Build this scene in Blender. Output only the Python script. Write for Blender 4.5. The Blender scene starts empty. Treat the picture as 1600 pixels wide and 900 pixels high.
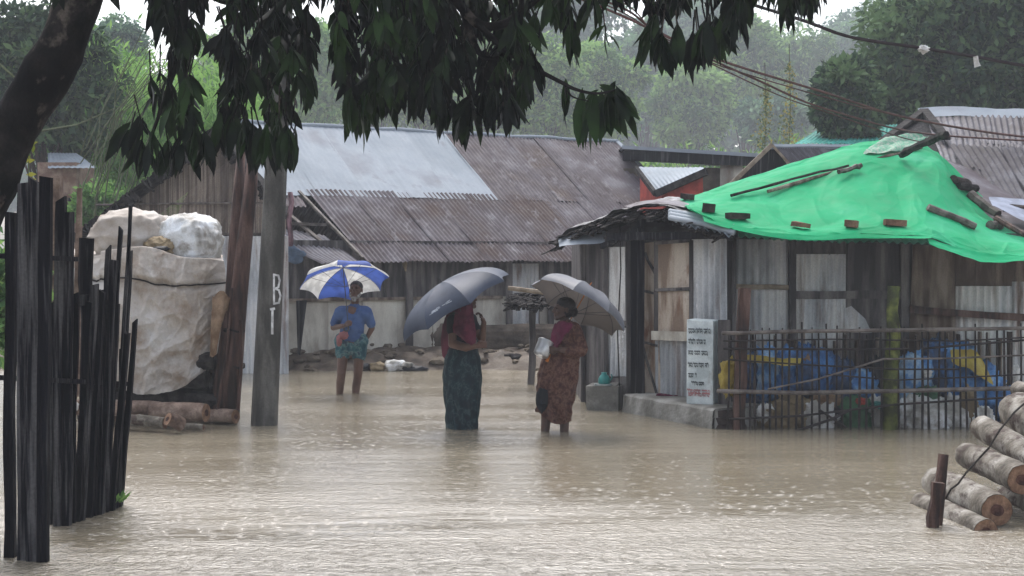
import bpy, bmesh, math, random
import numpy as np
from mathutils import Vector, Matrix, noise

R = math.radians
scene = bpy.context.scene
COL = scene.collection

# ------------------------------------------------------------ camera
F = 2200.0                        # focal length in pixels of the 1600 px wide photograph
CAMZ = 1.75
TILT = math.atan(50.0 / F)
cam_d = bpy.data.cameras.new("camera")
cam = bpy.data.objects.new("camera", cam_d); COL.objects.link(cam)
cam_d.sensor_width = 36.0
cam_d.lens = 36.0 * F / 1600.0
cam_d.clip_start = 0.05; cam_d.clip_end = 2000
cam.location = (0, 0, CAMZ)
cam.rotation_euler = (math.pi / 2 - TILT, 0, 0)
scene.camera = cam

# ------------------------------------------------------------ sky, sun, exposure
SUN_EL, SUN_ROT = R(60), R(-14)
world = bpy.data.worlds.new("World"); scene.world = world
world.use_nodes = True
nt = world.node_tree
for n in list(nt.nodes): nt.nodes.remove(n)
sky = nt.nodes.new("ShaderNodeTexSky"); sky.sky_type = 'NISHITA'; sky.sun_disc = False
sky.sun_elevation = SUN_EL; sky.sun_rotation = SUN_ROT
sky.air_density = 1.0; sky.dust_density = 4.0; sky.ozone_density = 1.0
hs = nt.nodes.new("ShaderNodeHueSaturation"); hs.inputs["Saturation"].default_value = 0.42
bg = nt.nodes.new("ShaderNodeBackground"); bg.inputs["Strength"].default_value = 0.15
wo = nt.nodes.new("ShaderNodeOutputWorld")
nt.links.new(sky.outputs[0], hs.inputs["Color"]); nt.links.new(hs.outputs[0], bg.inputs[0]); nt.links.new(bg.outputs[0], wo.inputs[0])
sun_d = bpy.data.lights.new("sun", 'SUN'); sun_d.energy = 0.5; sun_d.angle = R(30); sun_d.color = (1.0, 0.97, 0.93)
sun = bpy.data.objects.new("sun", sun_d); COL.objects.link(sun)
sun.rotation_euler = (-(R(90) - SUN_EL), 0, -SUN_ROT)
scene.view_settings.view_transform = 'Standard'
scene.view_settings.look = 'None'
scene.view_settings.exposure = 1.22
scene.view_settings.gamma = 1.0
scene.view_settings.use_curve_mapping = False
scene.cycles.use_denoising = True
scene.cycles.max_bounces = 6
scene.cycles.diffuse_bounces = 3
scene.cycles.glossy_bounces = 3
scene.cycles.volume_bounces = 1
scene.cycles.transparent_max_bounces = 4

rnd = random.Random(7)
def U(a, b): return rnd.uniform(a, b)

# ------------------------------------------------------------ pixel of the photograph -> place in the scene
ct, st = math.cos(TILT), math.sin(TILT)
def ray(px, py):
    x = (px - 800) / F; v = -(py - 450) / F
    return Vector((x, ct + v * st, -st + v * ct))
def P(px, py, Y):
    d = ray(px, py); return Vector((0, 0, CAMZ)) + d * (Y / d.y)
def PP(px, py, p0, n):
    d = ray(px, py); o = Vector((0, 0, CAMZ)); return o + d * ((p0 - o).dot(n) / d.dot(n))
def S(Y): return Y / F            # metres covered by one photo pixel at distance Y
def lerp(a, b, t): return a + (b - a) * t

# ------------------------------------------------------------ mesh builder
class MB:
    def __init__(s): s.v = []; s.f = []; s.t = []; s.m = []; s.tint = 0.5; s.mi = 0
    def add(s, vs, fs):
        b = len(s.v); s.v += [Vector(v) for v in vs]
        for f in fs: s.f.append([b + i for i in f]); s.t.append(s.tint); s.m.append(s.mi)
        return b
    def box(s, c, size, rot=None, jit=0.0):
        c = Vector(c); x, y, z = [k / 2 for k in size]
        vs = [Vector((a * x, b * y, d * z)) for a in (-1, 1) for b in (-1, 1) for d in (-1, 1)]
        if jit: vs = [v + Vector((U(-jit, jit), U(-jit, jit), U(-jit, jit))) for v in vs]
        if rot is not None:
            m = rot if isinstance(rot, Matrix) else Matrix.Rotation(rot, 3, 'Z')
            vs = [m @ v for v in vs]
        s.add([c + v for v in vs], [(0, 1, 3, 2), (4, 6, 7, 5), (0, 4, 5, 1), (2, 3, 7, 6), (0, 2, 6, 4), (1, 5, 7, 3)])
    def beam(s, a, b, w, h, jit=0.0, up=Vector((0, 0, 1)), seg=1, wob=0.0):
        """square section bar from a to b"""
        a = Vector(a); b = Vector(b); d = (b - a).normalized()
        if abs(d.dot(up)) > 0.95: up = Vector((0, 1, 0))
        x = d.cross(up).normalized(); y = x.cross(d).normalized()
        vs = []
        for i in range(seg + 1):
            c = lerp(a, b, i / seg) + (x * U(-wob, wob) + y * U(-wob, wob) if 0 < i < seg else Vector())
            for (p, q) in ((-1, -1), (1, -1), (1, 1), (-1, 1)):
                vs.append(c + x * p * w / 2 + y * q * h / 2 + x * U(-jit, jit) + y * U(-jit, jit))
        fs = [(3, 2, 1, 0)]
        for i in range(seg):
            for k in range(4):
                fs.append((i * 4 + k, i * 4 + (k + 1) % 4, i * 4 + 4 + (k + 1) % 4, i * 4 + 4 + k))
        n = seg * 4; fs.append((n, n + 1, n + 2, n + 3))
        s.add(vs, fs)
    def tube(s, pts, rads, n=8, cap=True, rough=0.0, sq=1.0):
        pts = [Vector(p) for p in pts]
        if not hasattr(rads, '__len__'): rads = [rads] * len(pts)
        vs = []; prev = None
        for i, p in enumerate(pts):
            d = (pts[min(i + 1, len(pts) - 1)] - pts[max(i - 1, 0)])
            if d.length < 1e-9: d = Vector((0, 0, 1))
            d.normalize()
            if prev is None:
                r = Vector((0, 0, 1)) if abs(d.z) < .9 else Vector((1, 0, 0))
                x = d.cross(r).normalized()
            else:
                x = (prev - d * prev.dot(d)).normalized()
            prev = x; y = d.cross(x)
            for k in range(n):
                a = 2 * math.pi * k / n; q = rads[i] * (1 + U(-rough, rough))
                vs.append(p + x * math.cos(a) * q + y * math.sin(a) * q * sq)
        fs = []
        for i in range(len(pts) - 1):
            for k in range(n):
                fs.append((i * n + k, i * n + (k + 1) % n, i * n + n + (k + 1) % n, i * n + n + k))
        if cap:
            fs.append(tuple(range(n - 1, -1, -1))); b = (len(pts) - 1) * n; fs.append(tuple(range(b, b + n)))
        s.add(vs, fs)
    def grid(s, fn, nu, nv, close_u=False, flip=False):
        vs = [fn(i / nu, j / nv) for j in range(nv + 1) for i in range(nu + (0 if close_u else 1))]
        w = nu if close_u else nu + 1; fs = []
        for j in range(nv):
            for i in range(nu):
                a = j * w + i; b = j * w + (i + 1) % w
                f = (a, b, b + w, a + w); fs.append(f[::-1] if flip else f)
        s.add(vs, fs)
    def blob(s, c, rad, amp=0.1, fr=1.5, seed=0, sub=3, rot=0.0, boxy=0.0, flat=None):
        bm = bmesh.new(); bmesh.ops.create_icosphere(bm, subdivisions=sub, radius=1)
        c = Vector(c); m = Matrix.Rotation(rot, 3, 'Z'); o = Vector((seed * 7.3, seed * 3.1, seed))
        vs = []
        for v in bm.verts:
            p = v.co.copy()
            if boxy:
                k = max(abs(p.x), abs(p.y), abs(p.z)); p = p.lerp(p / k, boxy)
            nn = noise.fractal(v.co * fr + o, 0.8, 2.1, 4) + 0.5 * (0.5 - abs(noise.noise(v.co * fr * 2.2 + o)))
            if sub >= 4: nn += .55 * max(0, 1 - 2.5 * abs(noise.noise(v.co * fr * 1.7 + o + Vector((5, 5, 5))))) ** 3 - .1 + .25 * max(0, 1 - 2.5 * abs(noise.noise(v.co * fr * 4 + o))) ** 2
            p *= 1 + amp * nn
            q = Vector((p.x * rad[0], p.y * rad[1], p.z * rad[2]))
            if flat is not None and q.z < -flat: q.z = -flat
            vs.append(c + m @ q)
        fs = [tuple(v.index for v in f.verts) for f in bm.faces]; bm.free()
        s.add(vs, fs)

WL = {}                                              # world place of every object
def link(o, parent, origin, label, cat, group, kind):
    COL.objects.link(o)
    if parent is not None:
        o.parent = parent; o.location = Vector(origin) - WL[parent]
    else: o.location = origin
    WL[o] = Vector(origin)
    tag(o, label, cat, group, kind)
    return o
def tag(o, label=None, cat=None, group=None, kind=None):
    for k, v in (("label", label), ("category", cat), ("group", group), ("kind", kind)):
        if v: o[k] = v
    return o
def build(name, mb, mat, parent=None, origin=None, smooth=False, label=None, cat=None, group=None, kind=None, xf=None):
    vs = mb.v if xf is None else [xf @ v for v in mb.v]
    if origin is None:
        if parent is not None: origin = WL[parent].copy()
        else:
            A = np.array([tuple(v) for v in vs]); lo, hi = A.min(0), A.max(0)
            origin = Vector(((lo[0] + hi[0]) / 2, (lo[1] + hi[1]) / 2, lo[2]))
    origin = Vector(origin)
    me = bpy.data.meshes.new(name)
    me.from_pydata([tuple(v - origin) for v in vs], [], mb.f)
    at = me.attributes.new("tint", 'FLOAT', 'FACE'); at.data.foreach_set("value", mb.t)
    for m in (mat if isinstance(mat, (list, tuple)) else [mat]): me.materials.append(m)
    if max(mb.m, default=0): me.polygons.foreach_set("material_index", mb.m)
    if smooth: me.polygons.foreach_set("use_smooth", [True] * len(me.polygons))
    me.update()
    o = bpy.data.objects.new(name, me)
    return link(o, parent, origin, label, cat, group, kind)
def thing(name, loc, label, cat, group=None, kind=None):
    o = bpy.data.objects.new(name, None); o.empty_display_size = 0.2
    return link(o, None, Vector(loc), label, cat, group, kind)

def fast_mesh(name, V, nper, mats, tints, parent=None, origin=(0, 0, 0), faces=None, **kw):
    """V: (N*nper, 3) vertices of N leaves; faces: face list of one leaf"""
    V = np.asarray(V, dtype=np.float32).reshape(-1, 3); N = len(V) // nper
    faces = faces or [tuple(range(nper))]
    me = bpy.data.meshes.new(name)
    me.vertices.add(len(V)); me.vertices.foreach_set("co", (V - np.array(origin, dtype=np.float32)).ravel())
    one = np.concatenate([np.array(f) for f in faces]); lens = np.array([len(f) for f in faces])
    idx = (one[None, :] + (np.arange(N) * nper)[:, None]).ravel().astype(np.int32)
    L = np.tile(lens, N); starts = np.concatenate([[0], np.cumsum(L)[:-1]]).astype(np.int32)
    me.loops.add(len(idx)); me.loops.foreach_set("vertex_index", idx)
    me.polygons.add(len(L)); me.polygons.foreach_set("loop_start", starts)
    me.update(calc_edges=True); me.validate()
    at = me.attributes.new("tint", 'FLOAT', 'FACE'); at.data.foreach_set("value", np.repeat(np.asarray(tints, dtype=np.float32), len(faces)))
    me.materials.append(mats)
    o = bpy.data.objects.new(name, me)
    return link(o, parent, Vector(origin), kw.get('label'), kw.get('cat'), kw.get('group'), kw.get('kind'))

# ------------------------------------------------------------ materials
def mat(name, stops, scale=(1, 1, 1), nscale=1.0, detail=6.0, rough=0.7, metallic=0.0, spec=0.22, bump=0.0, bscale=20.0, bmap=(1, 1, 1),
        tint=0.0, stain=None, stain_scale=(1, 1, 1), stain_range=(0.5, 0.65), translucent=0.0, coords='Object', sat_tint=0.0, fine=0.0, rough_var=0.0, k=0.72):
    stops = [(p, tuple(x * k for x in c)) for p, c in stops]; stain = tuple(x * k for x in stain) if stain else stain
    m = bpy.data.materials.new(name); m.use_nodes = True; t = m.node_tree; N = t.nodes; Lk = t.links
    bs = N["Principled BSDF"]; out = N["Material Output"]
    tc = N.new("ShaderNodeTexCoord")
    def mp(sc):
        a = N.new("ShaderNodeMapping"); a.inputs["Scale"].default_value = sc; Lk.new(tc.outputs[coords], a.inputs[0]); return a.outputs[0]
    def nz(vec, s, d=6.0, r=0.55):
        a = N.new("ShaderNodeTexNoise"); a.inputs["Scale"].default_value = s; a.inputs["Detail"].default_value = d; a.inputs["Roughness"].default_value = r
        Lk.new(vec, a.inputs["Vector"]); return a.outputs["Fac"]
    fac = nz(mp(scale), nscale, detail)
    nr = N.new('ShaderNodeMapRange'); nr.inputs[1].default_value, nr.inputs[2].default_value = 0.30, 0.70; nr.clamp = False; Lk.new(fac, nr.inputs[0]); fac = nr.outputs[0]
    if tint:
        at = N.new("ShaderNodeAttribute"); at.attribute_name = "tint"
        ma = N.new("ShaderNodeMath"); ma.operation = 'MULTIPLY_ADD'; Lk.new(at.outputs["Fac"], ma.inputs[0]); ma.inputs[1].default_value = tint; ma.inputs[2].default_value = -tint / 2
        ad = N.new("ShaderNodeMath"); ad.operation = 'ADD'; Lk.new(fac, ad.inputs[0]); Lk.new(ma.outputs[0], ad.inputs[1]); fac = ad.outputs[0]
    cr = N.new("ShaderNodeValToRGB"); el = cr.color_ramp.elements
    while len(el) < len(stops): el.new(0.5)
    for e, (p, c) in zip(el, sorted(stops, key=lambda q: q[0])): e.position = p; e.color = (*c, 1)
    Lk.new(fac, cr.inputs[0]); col = cr.outputs[0]
    def mixc(f, a, b):
        x = N.new("ShaderNodeMix"); x.data_type = 'RGBA'; Lk.new(f, x.inputs[0]); Lk.new(a, x.inputs[6])
        if isinstance(b, tuple): x.inputs[7].default_value = (*b, 1)
        else: Lk.new(b, x.inputs[7])
        return x.outputs[2]
    if stain:
        r = N.new("ShaderNodeMapRange"); r.inputs[1].default_value, r.inputs[2].default_value = stain_range
        Lk.new(nz(mp(stain_scale), 1.0, 7.0, 0.62), r.inputs[0]); col = mixc(r.outputs[0], col, stain)
    if fine:
        r = N.new("ShaderNodeMapRange"); r.inputs[1].default_value, r.inputs[2].default_value = 0.3, 0.7
        r.inputs[3].default_value, r.inputs[4].default_value = 1 - fine, 1 + fine
        Lk.new(nz(mp((1, 1, 1)), 60.0, 4.0, 0.6), r.inputs[0])
        x = N.new("ShaderNodeVectorMath"); x.operation = 'SCALE'; Lk.new(col, x.inputs[0]); Lk.new(r.outputs[0], x.inputs["Scale"]); col = x.outputs[0]
    Lk.new(col, bs.inputs["Base Color"])
    bs.inputs["Roughness"].default_value = rough; bs.inputs["Metallic"].default_value = metallic
    bs.inputs["Specular IOR Level"].default_value = spec
    if rough_var:
        r = N.new("ShaderNodeMapRange"); r.inputs[1].default_value, r.inputs[2].default_value = 0.3, 0.7
        r.inputs[3].default_value, r.inputs[4].default_value = max(0, rough - rough_var), min(1, rough + rough_var)
        Lk.new(nz(mp((1, 1, 1)), 5.0), r.inputs[0]); Lk.new(r.outputs[0], bs.inputs["Roughness"])
    if bump:
        b = N.new("ShaderNodeBump"); b.inputs["Strength"].default_value = bump; b.inputs["Distance"].default_value = 0.02
        Lk.new(nz(mp(bmap), bscale, 5.0), b.inputs["Height"]); Lk.new(b.outputs[0], bs.inputs["Normal"])
    if translucent:
        tr = N.new("ShaderNodeBsdfTranslucent"); Lk.new(col, tr.inputs["Color"])
        mx = N.new("ShaderNodeMixShader"); mx.inputs[0].default_value = translucent
        Lk.new(bs.outputs[0], mx.inputs[1]); Lk.new(tr.outputs[0], mx.inputs[2]); Lk.new(mx.outputs[0], out.inputs[0])
    return m

def flat(name, c, rough=0.7, **k):
    d = tuple(x * 0.78 for x in c); l = tuple(min(1, x * 1.2) for x in c)
    return mat(name, [(0.3, d), (0.7, l)], nscale=k.pop('ns', 6.0), rough=rough, **k)

M = {}
M['rust_roof'] = mat('rusty_corrugated_iron', [(0.0, (0.23, 0.22, 0.25)), (0.3, (0.125, 0.105, 0.125)), (0.65, (0.080, 0.058, 0.070)), (1.0, (0.070, 0.036, 0.034))],
                     scale=(1.2, 1.2, 1.2), nscale=1.1, rough=0.62, spec=0.28, tint=0.6, stain=(0.30, 0.29, 0.32), stain_scale=(5, 5, 1.2), stain_range=(0.56, 0.76), bump=0.25, bscale=12, fine=0.12, rough_var=0.12)
M['rust_dark'] = mat('dark_weathered_iron', [(0.0, (0.17, 0.165, 0.19)), (0.35, (0.085, 0.075, 0.09)), (0.7, (0.050, 0.040, 0.048)), (1.0, (0.035, 0.022, 0.022))],
                     scale=(1.2, 1.2, 1.2), nscale=1.6, rough=0.6, spec=0.2, tint=0.6, stain=(0.25, 0.25, 0.29), stain_scale=(6, 6, 1.5), stain_range=(0.55, 0.8), bump=0.25, bscale=12, fine=0.15)
M['zinc_roof'] = mat('galvanised_sheet', k=0.62, stops= [(0.1, (0.38, 0.44, 0.50)), (0.6, (0.48, 0.54, 0.61)), (0.95, (0.36, 0.39, 0.44))], nscale=0.9, rough=0.65, spec=0.15, tint=0.5,
                     stain=(0.30, 0.30, 0.32), stain_scale=(3, 3, 0.8), stain_range=(0.6, 0.8), bump=0.15, bscale=3, fine=0.05, rough_var=0.1)
M['tin_wall'] = mat('weathered_tin_wall', k=1.5, stops= [(0.25, (0.20, 0.21, 0.22)), (0.5, (0.33, 0.34, 0.35)), (0.75, (0.40, 0.40, 0.39))], scale=(2, 2, 0.5), nscale=1.6, rough=0.5, spec=0.4, tint=0.5,
                    stain=(0.12, 0.085, 0.07), stain_scale=(6, 6, 0.9), stain_range=(0.52, 0.7), bump=0.2, bscale=14, fine=0.15)
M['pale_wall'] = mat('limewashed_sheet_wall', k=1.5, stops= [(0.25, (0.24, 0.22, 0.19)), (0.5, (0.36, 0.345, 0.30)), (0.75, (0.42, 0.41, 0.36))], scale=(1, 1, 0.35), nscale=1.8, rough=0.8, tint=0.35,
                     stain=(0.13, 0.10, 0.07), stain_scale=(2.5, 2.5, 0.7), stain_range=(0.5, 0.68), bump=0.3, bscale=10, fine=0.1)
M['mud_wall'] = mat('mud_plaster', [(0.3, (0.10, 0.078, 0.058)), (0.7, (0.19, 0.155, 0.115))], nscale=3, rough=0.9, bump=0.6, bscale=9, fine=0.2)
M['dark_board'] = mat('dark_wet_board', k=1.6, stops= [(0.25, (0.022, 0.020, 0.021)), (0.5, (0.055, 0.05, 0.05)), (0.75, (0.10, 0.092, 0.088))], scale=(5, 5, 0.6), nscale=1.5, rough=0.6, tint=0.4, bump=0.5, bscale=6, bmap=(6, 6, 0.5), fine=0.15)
M['brown_board'] = mat('old_brown_board', k=1.1, stops= [(0.25, (0.07, 0.05, 0.038)), (0.5, (0.15, 0.115, 0.09)), (0.75, (0.24, 0.20, 0.165))], scale=(4, 4, 0.7), nscale=1.5, rough=0.75, tint=0.4, bump=0.4, bscale=6, bmap=(6, 6, 0.5), fine=0.15)
M['ply'] = mat('faded_plywood', k=1.35, stops= [(0.25, (0.16, 0.115, 0.085)), (0.5, (0.29, 0.235, 0.185)), (0.75, (0.37, 0.32, 0.265))], scale=(3, 3, 0.6), nscale=1.8, rough=0.75, tint=0.3, stain=(0.13, 0.06, 0.035), stain_scale=(3.5, 3.5, 1.6), stain_range=(0.54, 0.68), bump=0.2, bscale=12, fine=0.12)
M['black_wood'] = mat('soaked_black_wood', k=1.3, stops= [(0.1, (0.002, 0.002, 0.004)), (0.6, (0.005, 0.005, 0.008)), (1.0, (0.07, 0.068, 0.07))], scale=(14, 14, 0.7), nscale=2.0, rough=0.7, spec=.07, tint=0.5, bump=0.8, bscale=5, bmap=(8, 8, 0.5), fine=0.2)
M['red_wood'] = mat('reddish_wet_timber', [(0.25, (0.03, 0.018, 0.015)), (0.5, (0.085, 0.042, 0.032)), (0.78, (0.17, 0.10, 0.08))], scale=(7, 7, 0.9), nscale=1.5, rough=0.6, bump=0.7, bscale=6, bmap=(7, 7, 0.6), fine=0.2)
M['bamboo_mat'] = mat('woven_bamboo_wall', k=1.15, stops= [(0.25, (0.11, 0.085, 0.068)), (0.5, (0.21, 0.17, 0.14)), (0.75, (0.30, 0.25, 0.205))], scale=(14, 14, 0.6), nscale=1.6, rough=0.8, tint=0.5, stain=(0.06, 0.05, 0.045), stain_scale=(1.3, 1.3, 0.8), stain_range=(0.5, 0.75), bump=0.4, bscale=10, fine=0.2)
M['thatch'] = mat('sodden_dark_thatch', spec=.08, stops= [(0.3, (0.018, 0.016, 0.017)), (0.7, (0.06, 0.054, 0.052))], nscale=10, rough=0.85, bump=0.9, bscale=18, fine=0.3)
M['green_tarp'] = mat('green_tarpaulin', k=0.78, stops= [(0.1, (0.006, 0.40, 0.16)), (0.55, (0.010, 0.50, 0.21)), (1.0, (0.03, 0.56, 0.26))], nscale=1.2, rough=0.6, spec=0.10, translucent=0.18, bump=0.35, bscale=5, fine=0.03, rough_var=0.1,
                      stain=(0.12, 0.54, 0.34), stain_scale=(1.2, 1.2, 1.2), stain_range=(0.55, 0.85))
M['net'] = mat('pale_fishing_net', [(0.3, (0.22, 0.52, 0.36)), (0.7, (0.50, 0.60, 0.50))], nscale=25, rough=0.9, bump=0.5, bscale=40)
M['teal_sheet'] = flat('teal_roof_sheet', (0.10, 0.50, 0.42), 0.5)
M['red_sheet'] = flat('red_painted_sheet', (0.55, 0.085, 0.06), 0.6, fine=0.1)
M['brick_paint'] = mat('weathered_brickwork', [(0.3, (0.26, 0.16, 0.12)), (0.7, (0.40, 0.29, 0.22))], nscale=5, rough=0.85, bump=0.4, bscale=12, fine=0.2)
M['brick'] = mat('fired_brick', [(0.3, (0.20, 0.09, 0.065)), (0.7, (0.34, 0.17, 0.12))], nscale=7, rough=0.85, bump=0.5, bscale=25, fine=0.2)
M['dark_brick'] = mat('wet_dark_block', [(0.3, (0.025, 0.018, 0.017)), (0.7, (0.07, 0.05, 0.045))], nscale=7, rough=0.8, bump=0.6, bscale=20, fine=0.2)
M['concrete'] = mat('wet_concrete', k=1.0, stops= [(0.25, (0.14, 0.135, 0.12)), (0.5, (0.22, 0.215, 0.195)), (0.78, (0.31, 0.305, 0.285))], nscale=2.5, rough=0.6, bump=0.4, bscale=22, fine=0.18, stain=(0.075, 0.07, 0.055), stain_scale=(4, 4, 1.2), stain_range=(0.52, 0.72), rough_var=0.12)
M['pole_concrete'] = mat('dark_wet_pole_concrete', k=.95, stops= [(0.25, (0.045, 0.043, 0.039)), (0.5, (0.075, 0.071, 0.064)), (0.78, (0.125, 0.12, 0.11))], scale=(4, 4, 0.8), nscale=2.0, rough=0.6, bump=0.3, bscale=25, fine=0.2)
M['white_tarp'] = mat('dirty_white_tarpaulin', k=0.8, stops= [(0.0, (0.38, 0.31, 0.25)), (0.5, (0.62, 0.56, 0.50)), (0.95, (0.72, 0.70, 0.68))], nscale=1.6, rough=0.5, translucent=0.08, bump=0.6, bscale=7, fine=0.08,
                      stain=(0.36, 0.265, 0.19), stain_scale=(2.2, 2.2, 2.6), stain_range=(0.48, 0.68))
M['bag_white'] = mat('dirty_white_sack', k=1.45, stops= [(0.25, (0.24, 0.23, 0.21)), (0.5, (0.42, 0.42, 0.41)), (0.78, (0.56, 0.58, 0.60))], nscale=4, rough=0.6, bump=0.6, bscale=16, fine=0.12, stain=(0.16, 0.13, 0.10), stain_scale=(5, 5, 5), stain_range=(0.52, 0.7))
M['bag_tan'] = mat('tan_sack', [(0.3, (0.22, 0.165, 0.095)), (0.7, (0.40, 0.31, 0.19))], nscale=4, rough=0.7, bump=0.6, bscale=16, fine=0.15)
M['bag_blue'] = mat('blue_plastic_sack', k=1.25, stops= [(0.0, (0.025, 0.045, 0.09)), (0.45, (0.04, 0.12, 0.29)), (0.75, (0.08, 0.20, 0.40)), (1.0, (0.24, 0.34, 0.45))], nscale=7, rough=0.45, bump=0.8, bscale=14, tint=1.0, stain=(0.05, 0.055, 0.065), stain_scale=(5, 5, 3), stain_range=(0.5, 0.68), fine=0.12)
M['bag_yellow'] = mat('yellow_plastic', [(0.3, (0.36, 0.26, 0.04)), (0.7, (0.60, 0.47, 0.10))], nscale=4, rough=0.5, bump=0.5, bscale=14, fine=0.1)
M['bag_green'] = flat('green_plastic', (0.06, 0.17, 0.085), 0.5, bump=0.5, bscale=14)
M['bag_dark'] = flat('dark_plastic', (0.028, 0.03, 0.036), 0.5, bump=0.5, bscale=14)
M['cardboard'] = mat('soaked_brown_cardboard', [(0.3, (0.19, 0.115, 0.065)), (0.7, (0.36, 0.25, 0.165))], nscale=6, rough=0.8, bump=0.5, bscale=14, fine=0.15)
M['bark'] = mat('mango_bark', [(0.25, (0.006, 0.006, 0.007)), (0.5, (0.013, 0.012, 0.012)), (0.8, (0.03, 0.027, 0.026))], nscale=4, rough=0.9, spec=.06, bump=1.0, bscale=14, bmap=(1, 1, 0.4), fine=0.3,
                stain=(0.13, 0.11, 0.095), stain_scale=(4, 4, 3), stain_range=(0.56, 0.64))
M['far_bark'] = flat('tree_bark', (0.07, 0.055, 0.045), 0.9)
M['log_bark'] = mat('grey_brown_log_bark', [(0.0, (0.07, 0.058, 0.045)), (0.45, (0.23, 0.205, 0.17)), (1.0, (0.50, 0.475, 0.43))], scale=(1, 1, 1), nscale=6, rough=0.75, bump=0.9, bscale=16, tint=0.2, fine=0.2,
                    stain=(0.085, 0.06, 0.05), stain_scale=(8, 4, 8), stain_range=(0.50, 0.60))
M['log_red'] = mat('red_brown_log_bark', [(0.1, (0.09, 0.055, 0.042)), (0.5, (0.22, 0.15, 0.115)), (0.9, (0.40, 0.30, 0.24))], nscale=6, rough=0.75, bump=0.9, bscale=14, tint=0.2, fine=0.2)
M['log_cut'] = mat('sawn_log_end', [(0.0, (0.11, 0.055, 0.035)), (0.9, (0.38, 0.225, 0.14))], nscale=14, rough=0.7, bump=0.4, bscale=50, fine=0.2)
M['log_heart'] = mat('dark_heartwood', [(0.3, (0.05, 0.022, 0.018)), (0.7, (0.13, 0.06, 0.045))], nscale=18, rough=0.75, bump=0.4, bscale=50, fine=0.2)
M['rope'] = flat('dark_rope', (0.03, 0.025, 0.022), 0.9, ns=40, bump=0.5, bscale=80)
M['algae'] = mat('algae_covered_wood', [(0.3, (0.045, 0.05, 0.02)), (0.55, (0.10, 0.125, 0.03)), (0.8, (0.20, 0.22, 0.06))], nscale=7, rough=0.8, bump=0.6, bscale=20, fine=0.2)
M['bamboo_dark'] = mat('dark_wet_bamboo', [(0.3, (0.012, 0.009, 0.009)), (0.7, (0.040, 0.030, 0.028))], nscale=8, rough=0.5, tint=0.4, fine=0.15)
M['bamboo_pale'] = mat('grey_bamboo', [(0.3, (0.09, 0.075, 0.065)), (0.7, (0.22, 0.19, 0.17))], nscale=8, rough=0.6, tint=0.4, fine=0.15)
M['pale_wood'] = mat('pale_timber', [(0.3, (0.27, 0.21, 0.15)), (0.7, (0.44, 0.37, 0.28))], scale=(1, 1, 1), nscale=8, rough=0.7, fine=0.15)
M['cable'] = flat('black_cable', (0.035, 0.026, 0.03), 0.6)
M['cable_red'] = flat('rusty_cable', (0.13, 0.06, 0.055), 0.7)
M['white_paint'] = mat('chipped_white_paint', k=0.95, stops= [(0.3, (0.50, 0.50, 0.50)), (0.7, (0.80, 0.80, 0.80))], nscale=20, rough=0.7)
M['marker_blue'] = mat('pale_blue_marker_paint', k=1.25, stops= [(0.25, (0.37, 0.42, 0.43)), (0.5, (0.48, 0.53, 0.54)), (0.8, (0.56, 0.61, 0.61))], nscale=4, rough=0.6, stain=(0.27, 0.27, 0.26), stain_scale=(7, 7, 3), stain_range=(0.58, 0.75), fine=0.08, bump=0.2, bscale=20)
M['ink_dark'] = flat('faded_black_lettering', (0.13, 0.155, 0.165), 0.7)
M['ink_red'] = flat('faded_red_lettering', (0.62, 0.29, 0.30), 0.7)
M['steel'] = mat('steel_pot', [(0.3, (0.45, 0.46, 0.47)), (0.7, (0.68, 0.69, 0.70))], nscale=6, rough=0.3, metallic=0.6)
M['metal_dark'] = flat('umbrella_rib_metal', (0.06, 0.06, 0.065), 0.4, metallic=0.4)
M['orange'] = flat('orange_plastic', (0.60, 0.20, 0.04), 0.4)
M['teal'] = flat('teal_plastic', (0.05, 0.30, 0.28), 0.35)
M['clear_plastic'] = flat('cloudy_plastic', (0.45, 0.50, 0.50), 0.3)
M['skin'] = mat('brown_skin', k=.6, stops= [(0.3, (0.13, 0.062, 0.040)), (0.7, (0.20, 0.10, 0.066))], nscale=5, rough=0.5, spec=0.4)
M['sheet_grey'] = mat('ragged_grey_sheet', [(0.1, (0.06, 0.055, 0.055)), (0.5, (0.17, 0.165, 0.17)), (0.9, (0.34, 0.34, 0.36))], nscale=5, rough=0.6, bump=0.5, bscale=15, fine=0.2, k=0.9)
M['skin_dark'] = mat('dark_brown_skin', [(0.3, (0.065, 0.033, 0.024)), (0.7, (0.11, 0.056, 0.040))], nscale=5, rough=0.5, spec=0.4)
M['hair'] = mat('black_hair', [(0.3, (0.008, 0.007, 0.008)), (0.7, (0.022, 0.019, 0.020))], nscale=20, rough=0.5, bump=0.5, bscale=60)
M['hair_grey'] = mat('greying_hair', [(0.3, (0.02, 0.018, 0.018)), (0.7, (0.065, 0.06, 0.06))], nscale=30, rough=0.6, bump=0.5, bscale=60)
M['beard'] = mat('white_beard', [(0.2, (0.18, 0.17, 0.16)), (0.8, (0.44, 0.43, 0.41))], nscale=40, rough=0.9, bump=0.8, bscale=70)
M['eye'] = flat('dark_eye', (0.012, 0.010, 0.010), 0.2)
M['shirt_blue'] = mat('blue_cotton_shirt', [(0.3, (0.045, 0.095, 0.25)), (0.7, (0.085, 0.155, 0.345))], nscale=5, rough=0.85, bump=0.4, bscale=16, fine=0.06)
M['lungi'] = mat('teal_patterned_lungi', [(0.3, (0.025, 0.09, 0.12)), (0.5, (0.05, 0.16, 0.18)), (0.62, (0.16, 0.27, 0.27)), (0.75, (0.03, 0.07, 0.11))], nscale=11, rough=0.85, bump=0.3, bscale=18)
M['pink_cloth'] = flat('pink_cloth', (0.42, 0.17, 0.17), 0.85, bump=0.4, bscale=20)
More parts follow.
